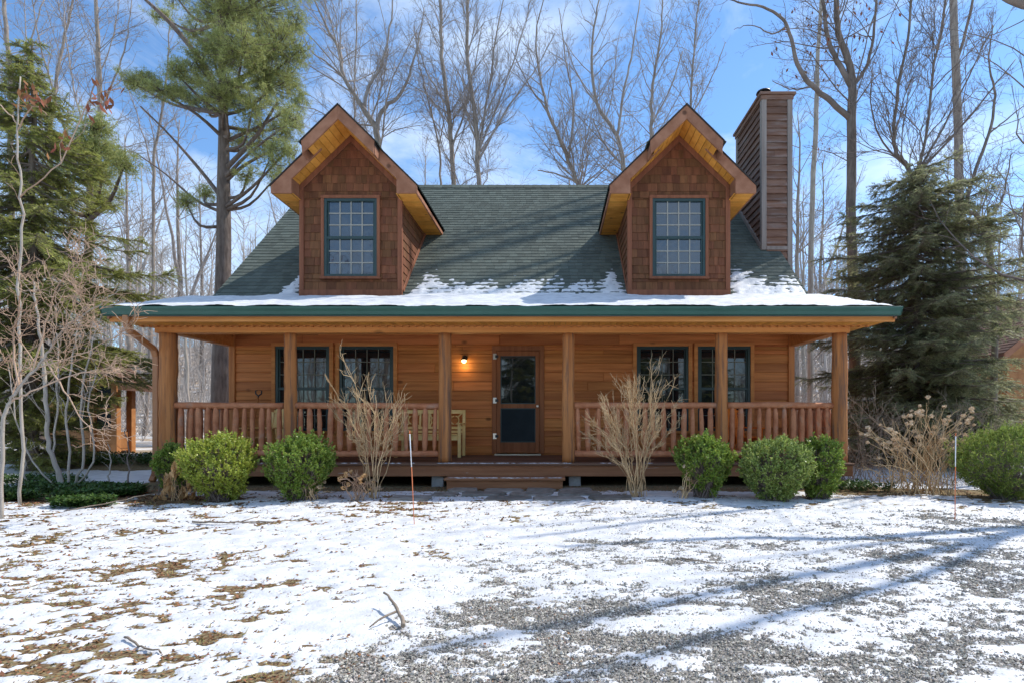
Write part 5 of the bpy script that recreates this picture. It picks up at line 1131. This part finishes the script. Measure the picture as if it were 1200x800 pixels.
# ------------------------------------------------------------------ markers and sticks in the yard
def stake(base,top,label):
    base=np.array(base,float);base[2]=float(gz(base[0],base[1]));top=np.array(top,float);t=thing('driveway_marker',base,label,'marker stake')
    m1=base+(top-base)*.62
    b=MB();b.tube([base-np.array((0,0,.1)),m1],.0045,8);b.build('rod',M['stakeo'],t)
    b=MB();b.tube([m1,base+(top-base)*.965],.0052,8);b.build('reflective_sleeve',M['stakew'],t)
    b=MB();b.tube([base+(top-base)*.965,top],.0058,8);b.build('tip',M['stakeo'],t)
stake(P(486,618,5.95),P(480,504,5.9),'thin orange and white driveway marker leaning in the snow in front of the bench')
stake(P(1119,612,6.2),P(1120,507,6.2),'thin orange driveway marker standing in the snow by the dried hydrangea')
def stick(pts,r,label,side=()):
    pts=np.array([(x,y,float(gz(x,y))+max(float(snowh(np.array(x),np.array(y))),0)+z) for x,y,z in pts]);t=thing('fallen_branch',pts[0],label,'fallen branch')
    g=np.random.default_rng(int(abs(pts[0,0])*1000));p=smooth(pts,5);p+=g.normal(0,.004,p.shape);b=MB();b.tube(p,np.linspace(r,r*.55,len(p))*g.uniform(.85,1.15,len(p)),7);b.build('stem',M['stick'],t)
    for s in side:
        q=np.array([(x,y,float(gz(x,y))+max(float(snowh(np.array(x),np.array(y))),0)+z) for x,y,z in s]);b=MB();b.tube(smooth(q,4),np.linspace(r*.6,r*.3,len(smooth(q,4))),6);b.build('side_twig',M['stick'],t)
stick([(-.855,3.07,.02),(-.95,3.24,.06),(-1.07,3.42,.10)],.013,'short broken branch lying on clean snow at the edge of the gravel',[[(-.93,3.22,.05),(-1.0,3.12,.04),(-1.05,3.06,.015)]])
stick([(-4.05,6.05,.015),(-3.7,6.0,.03),(-3.35,6.1,.02),(-3.12,6.02,.03)],.012,'long thin twig lying across the snow in front of the large boxwood',[[(-3.5,6.05,.03),(-3.42,6.25,.05)]])
stick([(-2.32,2.92,.02),(-2.14,2.80,.025),(-2.0,2.75,.015)],.007,'dark curved twig on the leafy part of the lawn')
stick([(-6.0,6.6,.02),(-5.55,7.0,.10),(-5.3,7.2,.16)],.008,'tan stalk leaning over the snow beside the ground cover')
stick([(1.05,4.55,.02),(1.3,4.3,.03)],.008,'small twig on the speckled snow of the drive')
SUN_E,SKY_E,CLOUD,EXPO=3.15,.14,(5.6,6.2,6.8,1),.64
# ------------------------------------------------------------------ sun, sky, camera
SUN=Vector((1,.52,0)).normalized();EL=R(51.5)
sd=Vector((SUN.x*math.cos(EL),SUN.y*math.cos(EL),math.sin(EL)))
s=bpy.data.lights.new('sun','SUN');s.energy=SUN_E;s.angle=R(.5);s.color=(1,.95,.87)
so=bpy.data.objects.new('sun',s);COL.objects.link(so);so.rotation_euler=(-sd).to_track_quat('-Z','Y').to_euler();so.location=(20,10,30)
w=bpy.data.worlds.new('World');SC.world=w;w.use_nodes=True;nt=w.node_tree
for n in list(nt.nodes): nt.nodes.remove(n)
N,L=nt.nodes.new,nt.links.new
o=N('ShaderNodeOutputWorld');bg=N('ShaderNodeBackground');bg.inputs['Strength'].default_value=SKY_E
sky=N('ShaderNodeTexSky');sky.sky_type='NISHITA';sky.sun_disc=False;sky.sun_elevation=EL;sky.sun_rotation=math.atan2(SUN.x,SUN.y)
sky.altitude=900;sky.air_density=1.0;sky.dust_density=.15;sky.ozone_density=2.0
tc=N('ShaderNodeTexCoord');mp=N('ShaderNodeMapping');mp.inputs['Scale'].default_value=(1.5,1.2,3.4);mp.inputs['Rotation'].default_value=(0,R(-24),0);mp.inputs['Location'].default_value=(3.1,1.4,.6)
L(tc.outputs['Generated'],mp.inputs['Vector'])
nz=N('ShaderNodeTexNoise');nz.inputs['Scale'].default_value=1.6;nz.inputs['Detail'].default_value=7;nz.inputs['Roughness'].default_value=.62;nz.inputs['Distortion'].default_value=.4
L(mp.outputs[0],nz.inputs['Vector'])
mr=N('ShaderNodeMapRange');mr.inputs[1].default_value=.44;mr.inputs[2].default_value=.74;mr.inputs[3].default_value=0;mr.inputs[4].default_value=.85;L(nz.outputs['Fac'],mr.inputs[0])
mx=N('ShaderNodeMix');mx.data_type='RGBA';tn=N('ShaderNodeMix');tn.data_type='RGBA';tn.blend_type='MULTIPLY';tn.inputs[0].default_value=1;tn.inputs[7].default_value=(.80,1.0,1.12,1);L(sky.outputs[0],tn.inputs[6])
L(mr.outputs[0],mx.inputs[0]);L(tn.outputs[2],mx.inputs[6]);mx.inputs[7].default_value=CLOUD
L(mx.outputs[2],bg.inputs['Color']);L(bg.outputs[0],o.inputs[0])
cd=bpy.data.cameras.new('camera');cam=bpy.data.objects.new('camera',cd);COL.objects.link(cam);SC.camera=cam
cam.location=(0,0,H);cam.rotation_euler=(R(90),0,0);cd.sensor_width=36;cd.lens=36*F/1200
cd.shift_x=-(VX-600)/1200;cd.shift_y=(VY-400)/1200;cd.clip_start=.05;cd.clip_end=2000
vs=SC.view_settings;vs.view_transform='Standard';vs.look='None';vs.gamma=1;vs.use_curve_mapping=False;vs.exposure=EXPO
SC.cycles.use_denoising=True
SC.cycles.max_bounces=8;SC.cycles.diffuse_bounces=5;SC.cycles.transparent_max_bounces=8
